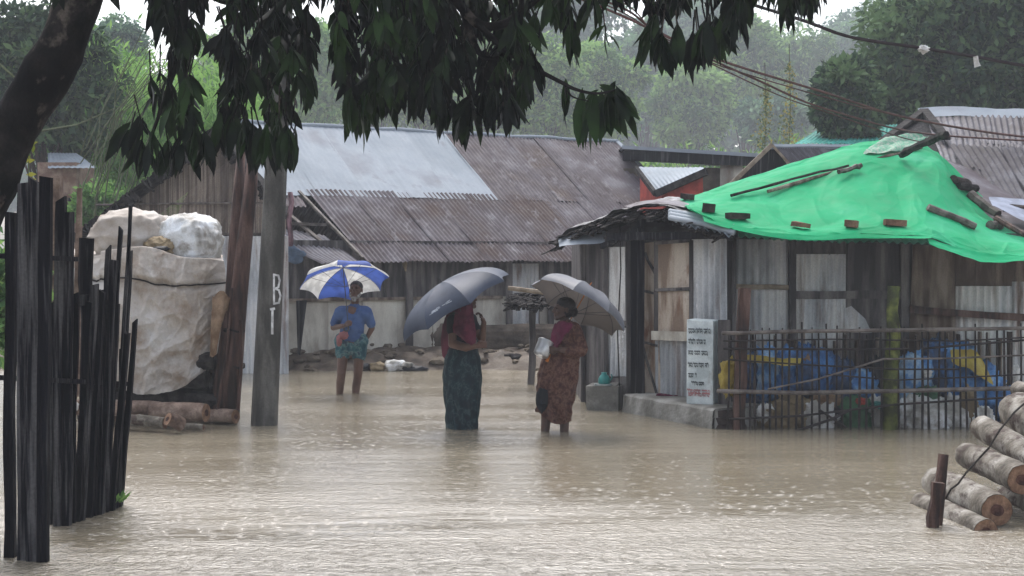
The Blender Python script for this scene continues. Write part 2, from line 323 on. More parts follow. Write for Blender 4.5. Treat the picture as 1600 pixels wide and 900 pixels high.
M['dark_sari'] = mat('dark_teal_sari', [(0.3, (0.010, 0.026, 0.036)), (0.55, (0.018, 0.046, 0.056)), (0.64, (0.06, 0.095, 0.10)), (0.75, (0.014, 0.034, 0.044))], scale=(1, 1, 0.7), nscale=16, rough=0.85, bump=0.3, bscale=14, fine=0.1)
M['black_cloth'] = flat('black_blouse_cloth', (0.017, 0.020, 0.026), 0.85, bump=0.3, bscale=16)
M['maroon'] = mat('maroon_scarf', [(0.3, (0.085, 0.012, 0.030)), (0.7, (0.165, 0.030, 0.060))], nscale=7, rough=0.85, bump=0.5, bscale=14, fine=0.1)
M['magenta'] = flat('magenta_scarf', (0.13, 0.018, 0.05), 0.8, bump=0.4, bscale=18)
M['brown_sari'] = mat('brown_patterned_sari', [(0.1, (0.05, 0.018, 0.017)), (0.45, (0.105, 0.042, 0.032)), (0.62, (0.17, 0.095, 0.065)), (0.85, (0.085, 0.033, 0.028))], nscale=24, rough=0.85, bump=0.4, bscale=14, fine=0.15)
M['umb_blue'] = flat('blue_umbrella_cloth', (0.07, 0.14, 0.52), 0.6, translucent=0.35)
M['umb_white'] = flat('white_umbrella_cloth', k=1.0, c= (0.62, 0.62, 0.60), rough=0.6, translucent=0.35)
M['umb_navy'] = mat('slate_blue_umbrella_cloth', [(0.3, (0.035, 0.047, 0.08)), (0.7, (0.065, 0.082, 0.125))], nscale=3, rough=0.5, spec=0.22, translucent=0.04)
M['umb_grey'] = mat('silver_grey_umbrella_cloth', [(0.3, (0.15, 0.16, 0.19)), (0.7, (0.21, 0.22, 0.25))], nscale=3, rough=0.5, spec=0.3, translucent=0.10)
_t = M['umb_grey'].node_tree; _b = _t.nodes['Principled BSDF']; _g = _t.nodes.new('ShaderNodeNewGeometry'); _x = _t.nodes.new('ShaderNodeMix'); _x.data_type = 'RGBA'
_t.links.new(_g.outputs['Backfacing'], _x.inputs[0]); _t.links.new(_b.inputs['Base Color'].links[0].from_socket, _x.inputs[7]); _x.inputs[6].default_value = (0.17, 0.135, 0.105, 1); _t.links.new(_x.outputs[2], _b.inputs['Base Color'])
M['umb_dark'] = flat('dark_umbrella_cloth', (0.10, 0.11, 0.14), 0.5, translucent=0.15)
M['yellow_leaf'] = mat('yellow_green_leaf', [(0.3, (0.20, 0.26, 0.03)), (0.7, (0.42, 0.42, 0.06))], nscale=3, rough=0.5, tint=0.5, translucent=0.3)
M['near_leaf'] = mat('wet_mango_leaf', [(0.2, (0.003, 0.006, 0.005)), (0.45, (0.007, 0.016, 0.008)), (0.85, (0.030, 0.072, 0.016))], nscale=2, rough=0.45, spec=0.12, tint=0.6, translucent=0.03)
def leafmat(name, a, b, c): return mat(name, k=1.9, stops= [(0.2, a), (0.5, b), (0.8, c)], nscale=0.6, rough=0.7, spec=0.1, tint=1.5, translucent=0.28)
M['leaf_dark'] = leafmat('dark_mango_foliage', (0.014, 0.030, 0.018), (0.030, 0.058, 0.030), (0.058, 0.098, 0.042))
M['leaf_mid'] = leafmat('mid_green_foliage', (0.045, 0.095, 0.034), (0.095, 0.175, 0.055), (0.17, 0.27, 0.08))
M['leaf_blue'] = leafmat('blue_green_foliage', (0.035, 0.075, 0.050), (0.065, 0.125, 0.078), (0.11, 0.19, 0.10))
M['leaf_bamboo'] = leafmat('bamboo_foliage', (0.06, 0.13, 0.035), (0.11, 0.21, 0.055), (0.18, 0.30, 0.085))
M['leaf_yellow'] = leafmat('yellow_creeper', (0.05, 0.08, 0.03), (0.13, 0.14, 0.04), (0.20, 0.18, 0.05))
M['culm'] = flat('bamboo_culm', (0.11, 0.14, 0.06), 0.6)
M['mud'] = mat('wet_mud', k=.7, stops=[(0.05, (0.045, 0.032, 0.024)), (0.5, (0.13, 0.10, 0.075)), (0.95, (0.21, 0.17, 0.13))], nscale=3.5, rough=0.65, bump=1.0, bscale=7, fine=0.25, rough_var=0.15)
# ============================================================ THE SETTING: ground, flood water, haze
def sstep(a, b, x):
    t = max(0.0, min(1.0, (x - a) / (b - a))); return t * t * (3 - 2 * t)
def gz(x, y):
    n = noise.fractal(Vector((x * 0.9, y * 0.9, 0)), 0.7, 2.0, 5)
    yy = y + 0.45 * noise.noise(Vector((x * 0.6, 3, 0))) + 0.1 * n
    k = sstep(21.0, 22.2, yy)
    n2 = noise.fractal(Vector((x * 3.1, y * 3.1, 7)), 0.6, 2.0, 4)
    z = lerp(-0.2, 0.22, k) + (0.045 * n + 0.07 * n2) * (0.3 + k)
    if y > 40: z += min(1.5, (y - 40) * 0.02)
    return z
xs = list(np.concatenate([np.linspace(-200, -9, 14), np.linspace(-8.5, 10, 150), np.linspace(11, 200, 14)]))
ys = list(np.concatenate([np.linspace(-120, 4, 10), np.linspace(6, 20, 15), np.linspace(20.3, 27, 90), np.linspace(28, 60, 20), np.linspace(70, 200, 12)]))
g = MB()
vs = [(x, y, gz(x, y)) for y in ys for x in xs]; w = len(xs)
g.add(vs, [(j * w + i, j * w + i + 1, (j + 1) * w + i + 1, (j + 1) * w + i) for j in range(len(ys) - 1) for i in range(w - 1)])
build('ground', g, M['mud'], origin=(0, 0, 0), smooth=True, kind='structure')

def water_material():
    m = bpy.data.materials.new('muddy_flood_water'); m.use_nodes = True; t = m.node_tree; N = t.nodes; L = t.links
    bs = N["Principled BSDF"]; tc = N.new("ShaderNodeTexCoord")
    def mp(s, o=(0, 0, 0)):
        a = N.new("ShaderNodeMapping"); a.inputs["Scale"].default_value = s; a.inputs["Location"].default_value = o; L.new(tc.outputs["Object"], a.inputs[0]); return a.outputs[0]
    def nz(v, s, d=4, r=.5, dist=0):
        a = N.new("ShaderNodeTexNoise"); a.inputs["Scale"].default_value = s; a.inputs["Detail"].default_value = d; a.inputs["Roughness"].default_value = r; a.inputs["Distortion"].default_value = dist
        L.new(v, a.inputs["Vector"]); return a.outputs["Fac"]
    def mth(op, a, b=None, c=None):
        x = N.new("ShaderNodeMath"); x.operation = op
        for k, q in enumerate((a, b, c)):
            if q is None: continue
            if isinstance(q, (int, float)): x.inputs[k].default_value = q
            else: L.new(q, x.inputs[k])
        return x.outputs[0]
    cr = N.new("ShaderNodeValToRGB"); e = cr.color_ramp.elements
    e[0].position = .35; e[0].color = (0.205, 0.175, 0.125, 1); e[1].position = .68; e[1].color = (0.26, 0.225, 0.165, 1)
    L.new(nz(mp((0.35, 1.0, 1)), 1.0, 4), cr.inputs[0]); L.new(cr.outputs[0], bs.inputs["Base Color"])
    bs.inputs["Roughness"].default_value = 0.15; bs.inputs["IOR"].default_value = 1.8; bs.inputs["Specular IOR Level"].default_value = 1.0
    # wind and current ripples, calm and rough patches, rings of the rain drops
    patch = N.new("ShaderNodeMapRange"); patch.inputs[1].default_value = .38; patch.inputs[2].default_value = .62; patch.inputs[3].default_value = .35; patch.inputs[4].default_value = 1.25
    L.new(nz(mp((0.25, 0.9, 1), (3, 5, 0)), 1.0, 3), patch.inputs[0])
    h1 = nz(mp((0.9, 1.25, 1)), 14.0, 4, .6, .4)
    h2 = nz(mp((1, 1.5, 1)), 28.0, 3, .6, .3)
    h0 = nz(mp((0.5, 1.6, 1)), 2.2, 3, .5)
    def rings(scale, off, k):
        v = N.new("ShaderNodeTexVoronoi"); v.inputs["Scale"].default_value = scale; L.new(mp((1, 1, 0.0), off), v.inputs["Vector"])
        d = v.outputs["Distance"]; sn = mth('SINE', mth('MULTIPLY', d, k)); en = mth('POWER', mth('MAXIMUM', mth('SUBTRACT', 0.5, d), 0.0), 1.5)
        return mth('MULTIPLY', sn, en)
    rg = mth('ADD', rings(7.0, (0, 0, 0), 55), rings(11.0, (3.3, 1.7, 0), 45))
    s = mth('ADD', mth('MULTIPLY', h1, 0.42), mth('MULTIPLY', h2, 0.30)); s = mth('MULTIPLY', s, patch.outputs[0])
    s = mth('ADD', s, mth('MULTIPLY', h0, 0.7)); s = mth('ADD', s, mth('MULTIPLY', rg, 0.26))
    sy = N.new('ShaderNodeSeparateXYZ'); L.new(tc.outputs['Object'], sy.inputs[0]); gr_ = N.new('ShaderNodeMapRange'); gr_.inputs[1].default_value = 8.0; gr_.inputs[2].default_value = 10.8; gr_.inputs[3].default_value = 3.0; gr_.inputs[4].default_value = .85
    L.new(sy.outputs['Y'], gr_.inputs[0]); s = mth('MULTIPLY', s, gr_.outputs[0])
    b = N.new("ShaderNodeBump"); b.inputs["Strength"].default_value = 1.0; b.inputs["Distance"].default_value = 0.017
    L.new(s, b.inputs["Height"]); L.new(b.outputs[0], bs.inputs["Normal"])
    return m
wmat = water_material()
w_ = MB(); w_.add([(-190, -110, 0), (190, -110, 0), (190, 40, 0), (-190, 40, 0)], [(0, 1, 2, 3)])
build('flood_water', w_, wmat, origin=(0, 0, 0), kind='structure')

# ============================================================ corrugated sheets
def corr(mb, c00, c10, c11, c01, pitch=0.085, amp=0.015, nv=3, per=6, off=0.0, wob=0.0, rag=0.0):
    """ridges run from edge c00-c10 to edge c01-c11"""
    c00, c10, c11, c01 = map(Vector, (c00, c10, c11, c01))
    Lw = ((c10 - c00).length + (c11 - c01).length) / 2
    n = (c10 - c00).cross(c01 - c00).normalized(); nu = max(4, int(Lw / pitch * per)); ph = U(0, 6)
    o = Vector((U(0, 50), 0, 0)); vdir = (c01 - c00).normalized()
    rg = [U(-rag, rag) for _ in range(nu + 1)]
    def fn(u, v):
        p = lerp(lerp(c00, c10, u), lerp(c01, c11, u), v)
        q = amp * math.sin(2 * math.pi * u * Lw / pitch + ph) + off
        if wob: q += wob * noise.noise(Vector((u * Lw * 1.3, v * 2.2, 0)) + o)
        if rag and v == 0: p = p + vdir * (noise.noise(Vector((u * Lw * 3, 9, 0)) + o) * rag)
        return p + n * q
    mb.grid(fn, nu, nv)
def sheets(mb, c00, c10, c11, c01, n, tint=(0.2, 0.8), rows=1, over=0.05, wob=0.02, rag=0.03, **k):
    c00, c10, c11, c01 = map(Vector, (c00, c10, c11, c01))
    for r in range(rows):
        for i in range(n):
            u0, u1 = i / n, (i + 1) / n + 0.012; v0, v1 = r / rows, min(1, (r + 1) / rows + over * (r < rows - 1))
            q = lambda u, v: lerp(lerp(c00, c10, u), lerp(c01, c11, u), v)
            mb.tint = U(*tint)
            corr(mb, q(u0, v0), q(u1, v0), q(u1, v1), q(u0, v1), off=(i % 2) * 0.007 + (rows - r) * 0.012 + U(0, .004), wob=wob, rag=rag, **k)
    mb.tint = 0.5

# ============================================================ LONG HUT with galvanised and rusty roof
Ud = Vector((0.85, 0.527, 0)); Vd = Vector((-0.527, 0.85, 0)); W0 = Vector((-3.6, 22.0, 0))
def H(t, s, z): return W0 + Ud * t + Vd * s + Vector((0, 0, z))
def rz(s): return 1.66 + 0.68 * (s + 0.4)
lh = thing('long_hut', H(3, 0, 0), 'long low hut with half silvery half rusty corrugated roof and stained pale walls', 'hut')
sm = MB()
sheets(sm, H(0.3, 1.2, rz(1.2)), H(4.63, 1.2, rz(1.2)), H(4.63, 3.2, rz(3.2)), H(0.3, 3.2, rz(3.2)), 5, tint=(.1, .9), amp=.004, pitch=.11, wob=.015)
build('galvanised_roof', sm, M['zinc_roof'], lh, smooth=True, label='smooth silvery galvanised sheets of the upper roof')
sm = MB()
sheets(sm, H(4.63, 1.2, rz(1.2)), H(8.75, 1.2, rz(1.2)), H(8.75, 3.2, rz(3.2)), H(4.63, 3.2, rz(3.2)), 6, tint=(.2, .9))
build('upper_roof', sm, M['rust_roof'], lh, smooth=True, label='rusty upper right roof sheets')
sm = MB()
sheets(sm, H(1.27, -.42, rz(-.42)), H(8.75, -.42, rz(-.42)), H(8.75, 1.35, rz(1.35)), H(1.0, 1.35, rz(1.35)), 10, tint=(.25, 1.0), wob=.03, rag=.03)
build('lower_roof', sm, M['rust_roof'], lh, smooth=True, label='rusty purple-grey lower roof sheets')
sm = MB(); sm.tint = .15
sheets(sm, H(0.45, -.55, 1.60), H(1.12, -.5, 1.62), H(0.95, .55, 2.10), H(-.1, .55, 2.20), 1, tint=(.0, .1), wob=.05)
sheets(sm, H(-.1, .9, 2.52), H(.8, .9, 2.55), H(.85, 1.4, 2.86), H(.0, 1.4, 2.88), 1, tint=(.7, .8), wob=.03)
build('torn_sheet', sm, M['rust_roof'], lh, smooth=True, label='loose torn roof sheet sagging at the left end')
bm_ = MB(); bm_.beam(H(-.2, .55, 2.28), H(1.0, .5, 2.26), .06, .05); bm_.beam(H(1.18, -.45, 1.72), H(.85, 1.3, 2.83), .05, .04)
bm_.beam(H(1.0, -.35, 1.6), H(.3, 1.2, 2.7), .09, .03)
build('roof_batten', bm_, M['bamboo_pale'], lh)
sm = MB(); sheets(sm, H(8.75, 6.9, rz(-.42)), H(0.3, 6.9, rz(-.42)), H(0.3, 3.2, rz(3.2)), H(8.75, 3.2, rz(3.2)), 6)
build('rear_roof', sm, M['rust_roof'], lh, smooth=True)
rc = MB(); rc.tube([H(.2 + k * .43, 3.2, rz(3.2) + .02 + .015 * math.sin(k * 1.7)) for k in range(21)], [.045] * 21, n=6)
build('ridge_cap', rc, M['zinc_roof'], lh, smooth=True)
rk = MB(); rk.beam(H(8.78, -.42, rz(-.42) + .02), H(8.78, 3.2, rz(3.2) + .03), .10, .04)
build('verge_strip', rk, M['zinc_roof'], lh)
wl = MB()
wl.beam(H(-1.0, .05, 1.0), H(8.6, .05, 1.0), 0.06, 2.0)
wl.beam(H(8.6, .1, 1.0), H(8.6, 6.5, 1.0), 0.06, 2.0); wl.beam(H(-.6, 6.5, 1.0), H(8.6, 6.5, 1.0), 0.06, 2.0)
wl.add([H(8.6, -.3, 2.0), H(8.6, 6.7, 2.0), H(8.6, 3.2, rz(3.2) - .06)], [(0, 1, 2)])
build('rear_wall', wl, M['dark_board'], lh)
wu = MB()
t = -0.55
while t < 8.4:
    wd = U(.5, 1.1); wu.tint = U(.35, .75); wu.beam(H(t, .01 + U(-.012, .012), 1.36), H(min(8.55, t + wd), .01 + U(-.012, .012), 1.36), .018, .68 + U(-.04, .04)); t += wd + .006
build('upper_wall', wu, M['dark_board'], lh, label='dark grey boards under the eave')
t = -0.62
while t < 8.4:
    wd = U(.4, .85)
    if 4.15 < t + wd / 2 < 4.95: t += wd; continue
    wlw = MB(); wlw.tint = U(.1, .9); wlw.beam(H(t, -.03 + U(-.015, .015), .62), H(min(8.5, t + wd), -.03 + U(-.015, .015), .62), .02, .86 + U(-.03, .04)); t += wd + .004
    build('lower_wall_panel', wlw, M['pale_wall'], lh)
dr = MB(); sheets(dr, H(4.2, -.05, .3), H(4.75, -.05, .3), H(4.75, -.05, 1.62), H(4.2, -.05, 1.62), 1, tint=(.4, .5), wob=0)
build('door', dr, M['tin_wall'], lh)
for tt in (4.12, 4.98, 2.2, 6.9):
    dp = MB(); dp.beam(H(tt, -.09, -.05), H(tt, -.09, 1.68), .11, .11, jit=.008); build('wall_post', dp, M['dark_board'], lh)
for ta, tb in ((-.6, 4.0), (5.1, 8.4)):
    dp = MB(); dp.beam(H(ta, -.07, 1.06), H(tb, -.07, 1.05), .03, .05); build('wall_rail', dp, M['brown_board'], lh)
pb = MB(); pb.blob(H(2.9, -.06, .35), (2.9, .10, .25), amp=.25, fr=3, seed=3, sub=4); pb.blob(H(6.6, -.1, .3), (1.7, .22, .24), amp=.3, fr=3, seed=6, sub=4)
build('mud_plinth', pb, M['mud'], lh, smooth=True)
hh = MB(); p = P(463, 470, 21.9); hh.add([p, p + Vector((.17, 0, .01)), p + Vector((.06, .0, -.85)), p + Vector((.02, .0, -.83))], [(0, 1, 2, 3)])
build('wall_tear', hh, M['black_wood'], lh, xf=Matrix.Translation((0, -.02, 0)))
bl = MB(); bl.tint = .9
for a in range(7): bl.blob(P(U(445, 470), U(385, 410), 21.75), (U(.05, .13), .012, U(.03, .07)), amp=.3, seed=a, sub=2)
build('paint_patch', bl, flat('faded_blue_paint', (0.16, 0.23, 0.33), .8), lh, label='smeared blue paint under the eave')
yb = MB(); yb.tube([P(633, 398, 22.9), P(632, 412, 22.85), P(634, 424, 22.85)], [.035, .05, .012], n=6, rough=.2)
build('hanging_rag', yb, M['bag_tan'], label='small yellowish rag hanging from the rusty eave', cat='rag')
ps = MB(); ps.grid(lambda u, v: P(449 + u * 8 + 2 * math.sin(v * 9), 300 + v * 85, 21.2) + Vector((0, .03 * math.sin(u * 6 + v * 5), 0)), 4, 12)
build('pink_cloth_strip', ps, flat('faded_pink_cloth', (.36, .22, .25), .85), label='faded pink cloth hanging down beside the concrete pole', cat='cloth')

# ============================================================ GABLE HUT of woven bamboo (left)
gh = thing('bamboo_gable_hut', P(300, 590, 21.0), 'hut with grey woven bamboo gable and black thatch edge left of the pole', 'hut')
Yg = 21.0
ap = P(338, 212, Yg); gl = P(128, 372, Yg); gr = P(447, 340, Yg)
bw = MB(); nst = 210
for i in range(nst):
    a, b = i / nst, (i + 1) / nst - .0015; x0, x1 = lerp(gl.x, gr.x, a), lerp(gl.x, gr.x, b)
    top = lambda x: (lerp(gl.z, ap.z, (x - gl.x) / (ap.x - gl.x)) if x < ap.x else lerp(ap.z, gr.z, (x - ap.x) / (gr.x - ap.x))) - .03
    bw.tint = U(0, 1); zb = P(0, 366, Yg).z; y = Yg + U(-.006, .006)
    bw.add([(x0, y, zb), (x1, y, zb), (x1, y, max(zb + .02, top(x1))), (x0, y, max(zb + .02, top(x0)))], [(0, 1, 2, 3)])
build('gable_wall', bw, M['bamboo_mat'], gh)
tn = MB(); sheets(tn, (gl.x + .1, Yg - .02, -.25), (gr.x, Yg - .02, -.25), (gr.x, Yg - .02, P(0, 369, Yg).z), (gl.x + .1, Yg - .02, P(0, 369, Yg).z), 5, tint=(.4, .95), wob=.02)
build('tin_wall', tn, M['tin_wall'], gh, smooth=True)
rl = MB()
for py in (318, 366): rl.tube([P(150, py + 2, Yg - .04), P(300, py, Yg - .04), P(445, py - 1, Yg - .04)], .018, n=6)
build('bamboo_rail', rl, M['bamboo_pale'], gh)
th = MB()
def slab(a, b, depth, thick, over=.25):
    d = Vector((0, depth, 0)); n = (b - a).cross(d).normalized(); n = n if n.z > 0 else -n
    th.grid(lambda u, v: lerp(a, b, u) + d * v - Vector((0, over, 0)) + n * (.03 * noise.noise(Vector((u * 12, v * 6, 2)))), 24, 6)
    for q in range(60):
        u = U(0, 1); p = lerp(a, b, u) - Vector((0, over, 0)) + Vector((0, U(0, .12), 0))
        th.beam(p + n * .02, p - n * (thick + U(-.04, .05)) + (b - a).normalized() * U(-.05, .05), U(.03, .1), U(.02, .05))
    th.grid(lambda u, v: lerp(a, b, u) + d * v - Vector((0, over - .03, 0)) - n * (thick * .8), 12, 3)
e_l = gl + (gl - ap).normalized() * .15
slab(e_l + Vector((0, 0, .08)), ap + Vector((0, 0, .1)), 2.2, .17); slab(ap + Vector((0, 0, .1)), gr + Vector((0, 0, .06)), 1.0, .1)
build('thatch_roof', th, M['thatch'], gh)
sw = MB(); sw.box((gl.x + .1, Yg + 1.0, .8), (.06, 2.0, 2.0))
build('side_wall', sw, M['dark_board'], gh)

# ============================================================ RIGHT HUT under the green tarpaulin
C0 = P(1140, 645, 14.95); C0.z = 0
A0 = P(995, 640, 16.1); A0.z = 0
fd = (C0 - A0).normalized(); fn_ = Vector((fd.y, -fd.x, 0))        # facade: towards the camera's left
if fn_.y > 0: fn_ = -fn_
def FP(px, py, off=0.0): return PP(px, py, C0 + fn_ * off, fn_)
YW = 15.45
def WP(px, py, off=0.0): return P(px, py, YW - off)
rh = thing('tin_shop_hut', (3.6, 15.2, -.1), 'dark patched tin and board hut under the bright green tarpaulin', 'hut')
bk = MB()
bk.beam((C0.x, YW + .06, .9), (7.4, YW + .06, .9), .05, 2.2); bk.beam((7.4, YW, .9), (7.4, 19.5, .9), .05, 2.2); bk.beam((1.0, 19.5, .9), (7.4, 19.5, .9), .05, 2.2)
e2 = A0 - fd * .95
bk.beam(C0 + Vector((0, 0, .9)) - fn_ * .06, e2 + Vector((0, 0, .9)) - fn_ * .06, .05, 2.2); bk.beam(C0 + Vector((0, 0, .9)) - fn_ * .06, Vector((C0.x, YW + .06, .9)), .05, 2.2)
bk.beam(e2 + Vector((0, 0, .9)), Vector((e2.x, 19.5, .9)), .05, 2.2)
build('back_wall', bk, M['dark_board'], rh)
def panel(name, x0, y0, x1, y1, m, off=.02, fac=False, corrug=True, lab=None, tint=(.3, .9), n=1, wob=.015, rag=.0):
    q = FP if fac else WP; mb = MB()
    c = [q(x0, y1, off), q(x1, y1, off), q(x1, y0, off), q(x0, y0, off)]
    # keep the panel's edges vertical and level
    c[3].x, c[3].y = c[0].x, c[0].y; c[2].x, c[2].y = c[1].x, c[1].y
    if corrug: sheets(mb, *c, n, tint=tint, wob=wob, rag=rag)
    else:
        L = (c[1] - c[0]).length; k = max(1, int(L / U(.16, .22)))
        for i in range(k):
            mb.tint = U(*tint); a, b = lerp(c[0], c[1], i / k), lerp(c[0], c[1], (i + 1) / k - .004); h = c[3].z - c[0].z
            mb.beam(a + Vector((0, 0, h / 2 + U(-.01, .01))), b + Vector((0, 0, h / 2)), .02 + U(0, .008), h + U(-.02, .02))
    return build(name, mb, m, rh, label=lab)
def bar(name, pts, w, h, m, fac=False, off=.06, jit=.004, lab=None):
    q = FP if fac else WP
    for (x0, y0, x1, y1) in pts: mb = MB(); mb.beam(q(x0, y0, off), q(x1, y1, off), w, h, jit=jit, seg=3, wob=.006); build(name, mb, m, rh, label=lab)
# wall that faces the camera
panel('tin_panel', 1142, 374, 1232, 447, M['tin_wall'], n=1, lab='dull grey corrugated panel left of the first post')
panel('tin_panel', 1142, 447, 1232, 640, M['tin_wall'], n=1, lab='paler corrugated panel under the wooden rail', tint=(.8, 1))
panel('tin_panel', 1243, 397, 1320, 560, M['tin_wall'], off=.04, tint=(.9, 1), lab='light corrugated panel between the posts')
panel('dark_panel', 1320, 372, 1408, 640, M['dark_board'], corrug=False, tint=(.3, .8))
panel('dark_panel', 1243, 372, 1320, 397, M['dark_board'], corrug=False, off=.03, tint=(.2, .5))
panel('brown_panel', 1420, 372, 1492, 640, M['brown_board'], corrug=False, tint=(.0, .45))
panel('brown_panel', 1492, 372, 1680, 460, M['brown_board'], corrug=False, tint=(.0, .2), off=.015)
panel('tin_panel', 1492, 447, 1578, 600, M['tin_wall'], off=.04, tint=(.95, 1.1), n=2, rag=.05, lab='bright bluish corrugated panel at the right end')
panel('tin_panel', 1578, 440, 1680, 600, M['tin_wall'], off=.03, tint=(.6, .8), n=1)
bar('wall_post', [(1237, 372, 1237, 690)], .075, .07, M['dark_board'])
bar('wall_post', [(1413, 372, 1413, 690)], .085, .08, M['dark_board'])
bar('wall_post', [(1139, 365, 1139, 690)], .09, .09, M['dark_board'], off=.03)
bar('cross_rail', [(1240, 461, 1410, 461)], .05, .085, M['dark_board'])
bar('timber_rail', [(1144, 447, 1232, 449)], .04, .05, M['pale_wood'])
bar('leaning_plank', [(1421, 483, 1600, 496)], .05, .075, M['red_wood'], off=.14)
mb = MB(); mb.add([WP(1320, 482, .055), WP(1330, 478, .055), WP(1352, 498, .055), WP(1362, 520, .055), WP(1320, 520, .055)], [(0, 1, 2, 3, 4)])
build('torn_panel_edge', mb, M['tin_wall'], rh)
# wall on the left of the corner, with the shutter
panel('lower_tin_wall', 1026, 532, 1136, 650, M['tin_wall'], fac=True, tint=(.1, .4), n=2)
panel('upper_tin_wall', 1082, 372, 1138, 532, M['tin_wall'], fac=True, tint=(.5, .6), n=1, off=.025)
panel('plywood_panel', 1003, 380, 1029, 635, M['ply'], fac=True, corrug=False, tint=(.9, 1))
panel('back_board', 1029, 380, 1082, 532, M['ply'], fac=True, corrug=False, off=.0)
bar('plywood_brace', [(1008, 395, 1025, 430), (1006, 455, 1024, 458), (1004, 540, 1026, 615), (1004, 535, 1026, 540)], .02, .025, M['dark_board'], fac=True)
sh = MB()
for (a, b, c, d) in ((1025, 378, 1025, 527), (1080, 375, 1080, 527), (1025, 380, 1080, 376), (1024, 453, 1080, 451)): sh.beam(FP(a, b, .06), FP(c, d, .06), .045, .035)
fr = build('window_shutter', sh, M['dark_board'], rh)
sh = MB(); sh.beam(FP(1027, 416, .045), FP(1079, 414, .045), .015, .50); sh.tint = .2; sh.beam(FP(1027, 489, .045), FP(1079, 489, .045), .015, .48)
build('shutter_board', sh, M['ply'], fr)
sh = MB(); sh.beam(FP(1020, 524, .08), FP(1082, 526, .08), .05, .10)
build('shutter_sill', sh, M['pale_wall'], fr)
def smear(x0, x1, y0, y1):
    mb = MB()
    def f(u, v):
        w_ = .5 * abs(noise.noise(Vector((3.3, v * 9, x0)))) * 2 + .12; c_ = .5 + .5 * noise.noise(Vector((v * 5, 1, x0)))
        return FP(lerp(x0, x1, c_ + (u - .5) * w_), lerp(y0, y1, v), .036 + .003 * math.sin(u * 3.14))
    mb.grid(f, 5, 60); return mb
sh = smear(1086, 1097, 388, 520)
build('peeling_paint', sh, M['white_paint'], rh)
panel('door_panel', 951, 388, 978, 500, M['tin_wall'], fac=True, corrug=False, tint=(1.0, 1.1), lab='pale blue-grey door leaf at the far end')
panel('low_panel', 950, 512, 990, 588, M['tin_wall'], fac=True, tint=(.8, .9), lab='grey corrugated panel with white smears')
panel('base_board', 948, 590, 992, 632, M['dark_board'], fac=True, corrug=False, tint=(.5, .9), off=.03)
bar('door_post', [(947, 370, 947, 635), (982, 370, 982, 635), (948, 504, 984, 506)], .06, .06, M['dark_board'], fac=True, off=.05)
sh = smear(956, 984, 516, 560)
build('peeling_paint', sh, M['white_paint'], rh)
pt = MB()
for px in (991, 1001): pt.beam(FP(px, 335, .16), FP(px, 614, .16), .075, .08, jit=.008, seg=3, wob=.01)
build('porch_post', pt, M['black_wood'], rh)
pt = MB(); pt.beam(FP(950, 372, .3), FP(1150, 366, .3), .06, .09, jit=.01, seg=4, wob=.015); pt.beam(FP(940, 385, .25), FP(1000, 360, .3), .05, .06)
build('eave_beam', pt, M['black_wood'], rh)
cb = MB(); cb.tube([FP(968, 340, .3), FP(970, 420, .3), FP(965, 520, .25), FP(968, 610, .2)], .008, n=5)
build('dangling_cord', cb, M['rope'], rh)

def patch(rows, nu, nv, amp=.02, fr=2.0, seed=0, fold=0.0):
    """smooth sheet through rows of (px, py, Y) control points"""
    R_ = [[P(*c) for c in r] for r in rows]; o = Vector((seed * 5.1, seed, 0))
    def cm(a, b, c, d, t): return .5 * ((2 * b) + (c - a) * t + (2 * a - 5 * b + 4 * c - d) * t * t + (3 * b - a - 3 * c + d) * t ** 3)
    def sp(L, t):
        n = len(L) - 1; x = min(t * n, n - 1e-6); i = int(x); f = x - i
        return cm(L[max(i - 1, 0)], L[i], L[i + 1], L[min(i + 2, n)], f)
    def fn(u, v):
        p = sp([sp(r, u) for r in R_], v)
        q = noise.fractal(Vector((u * nu / 20 * fr, v * nv / 12 * fr, seed)), .8, 2.0, 4)
        k = abs(noise.noise(Vector((u * fr * 3.1, v * fr * 2.3, 4)) + o))
        if fold:
            r1 = 1 - abs(noise.noise(Vector((u * fr * 5.3 + v * 2, v * fr * 2.1, 14)) + o)) * 2; r2 = 1 - abs(noise.noise(Vector((u * fr * 11 - v * 3, v * fr * 7 + u * 2, 24)) + o)) * 2
            q += (max(0, r1) ** 8 * .013 + max(0, r2) ** 8 * .005) / amp
        return p + Vector((0, -.3, 1)).normalized() * (amp * q - fold * (0.3 - k) * (k < .3))
    return fn
# roof sheets under and round the tarpaulin
rr = MB()
rr.grid(patch([[(1082, 362, 14.7), (1200, 372, 14.7), (1330, 378, 14.7), (1460, 384, 14.75), (1560, 404, 14.75), (1690, 406, 14.75)],
               [(1075, 330, 15.6), (1180, 312, 15.9), (1300, 292, 16.2), (1420, 290, 16.4), (1520, 330, 16.4), (1690, 370, 16)],
               [(1062, 316, 16.4), (1150, 288, 16.8), (1250, 258, 17.2), (1350, 231, 17.6), (1445, 236, 17.8), (1690, 345, 17.6)]], 40, 20, amp=.01), 60, 20)
rr.add([P(1062, 316, 16.4), P(1350, 231, 17.6), P(1690, 345, 17.6), (7.4, 19.6, 2.0), (1.0, 19.6, 2.0)], [(0, 1, 4), (1, 2, 3, 4)])
build('tin_roof', rr, M['rust_roof'], rh)
fg = MB(); a, b = P(1300, 380, 14.5), P(1465, 381, 14.5); sheets(fg, a, b, b + Vector((0, .5, .22)), a + Vector((0, .5, .22)), 1, amp=.016, tint=(0, 0))
a, b = P(1145, 372, 14.6), P(1300, 379, 14.6); sheets(fg, a, b, b + Vector((0, .5, .2)), a + Vector((0, .5, .2)), 1, amp=.014, tint=(0.2, .3))
build('eave_sheet', fg, M['zinc_roof'], rh)
pr = MB()
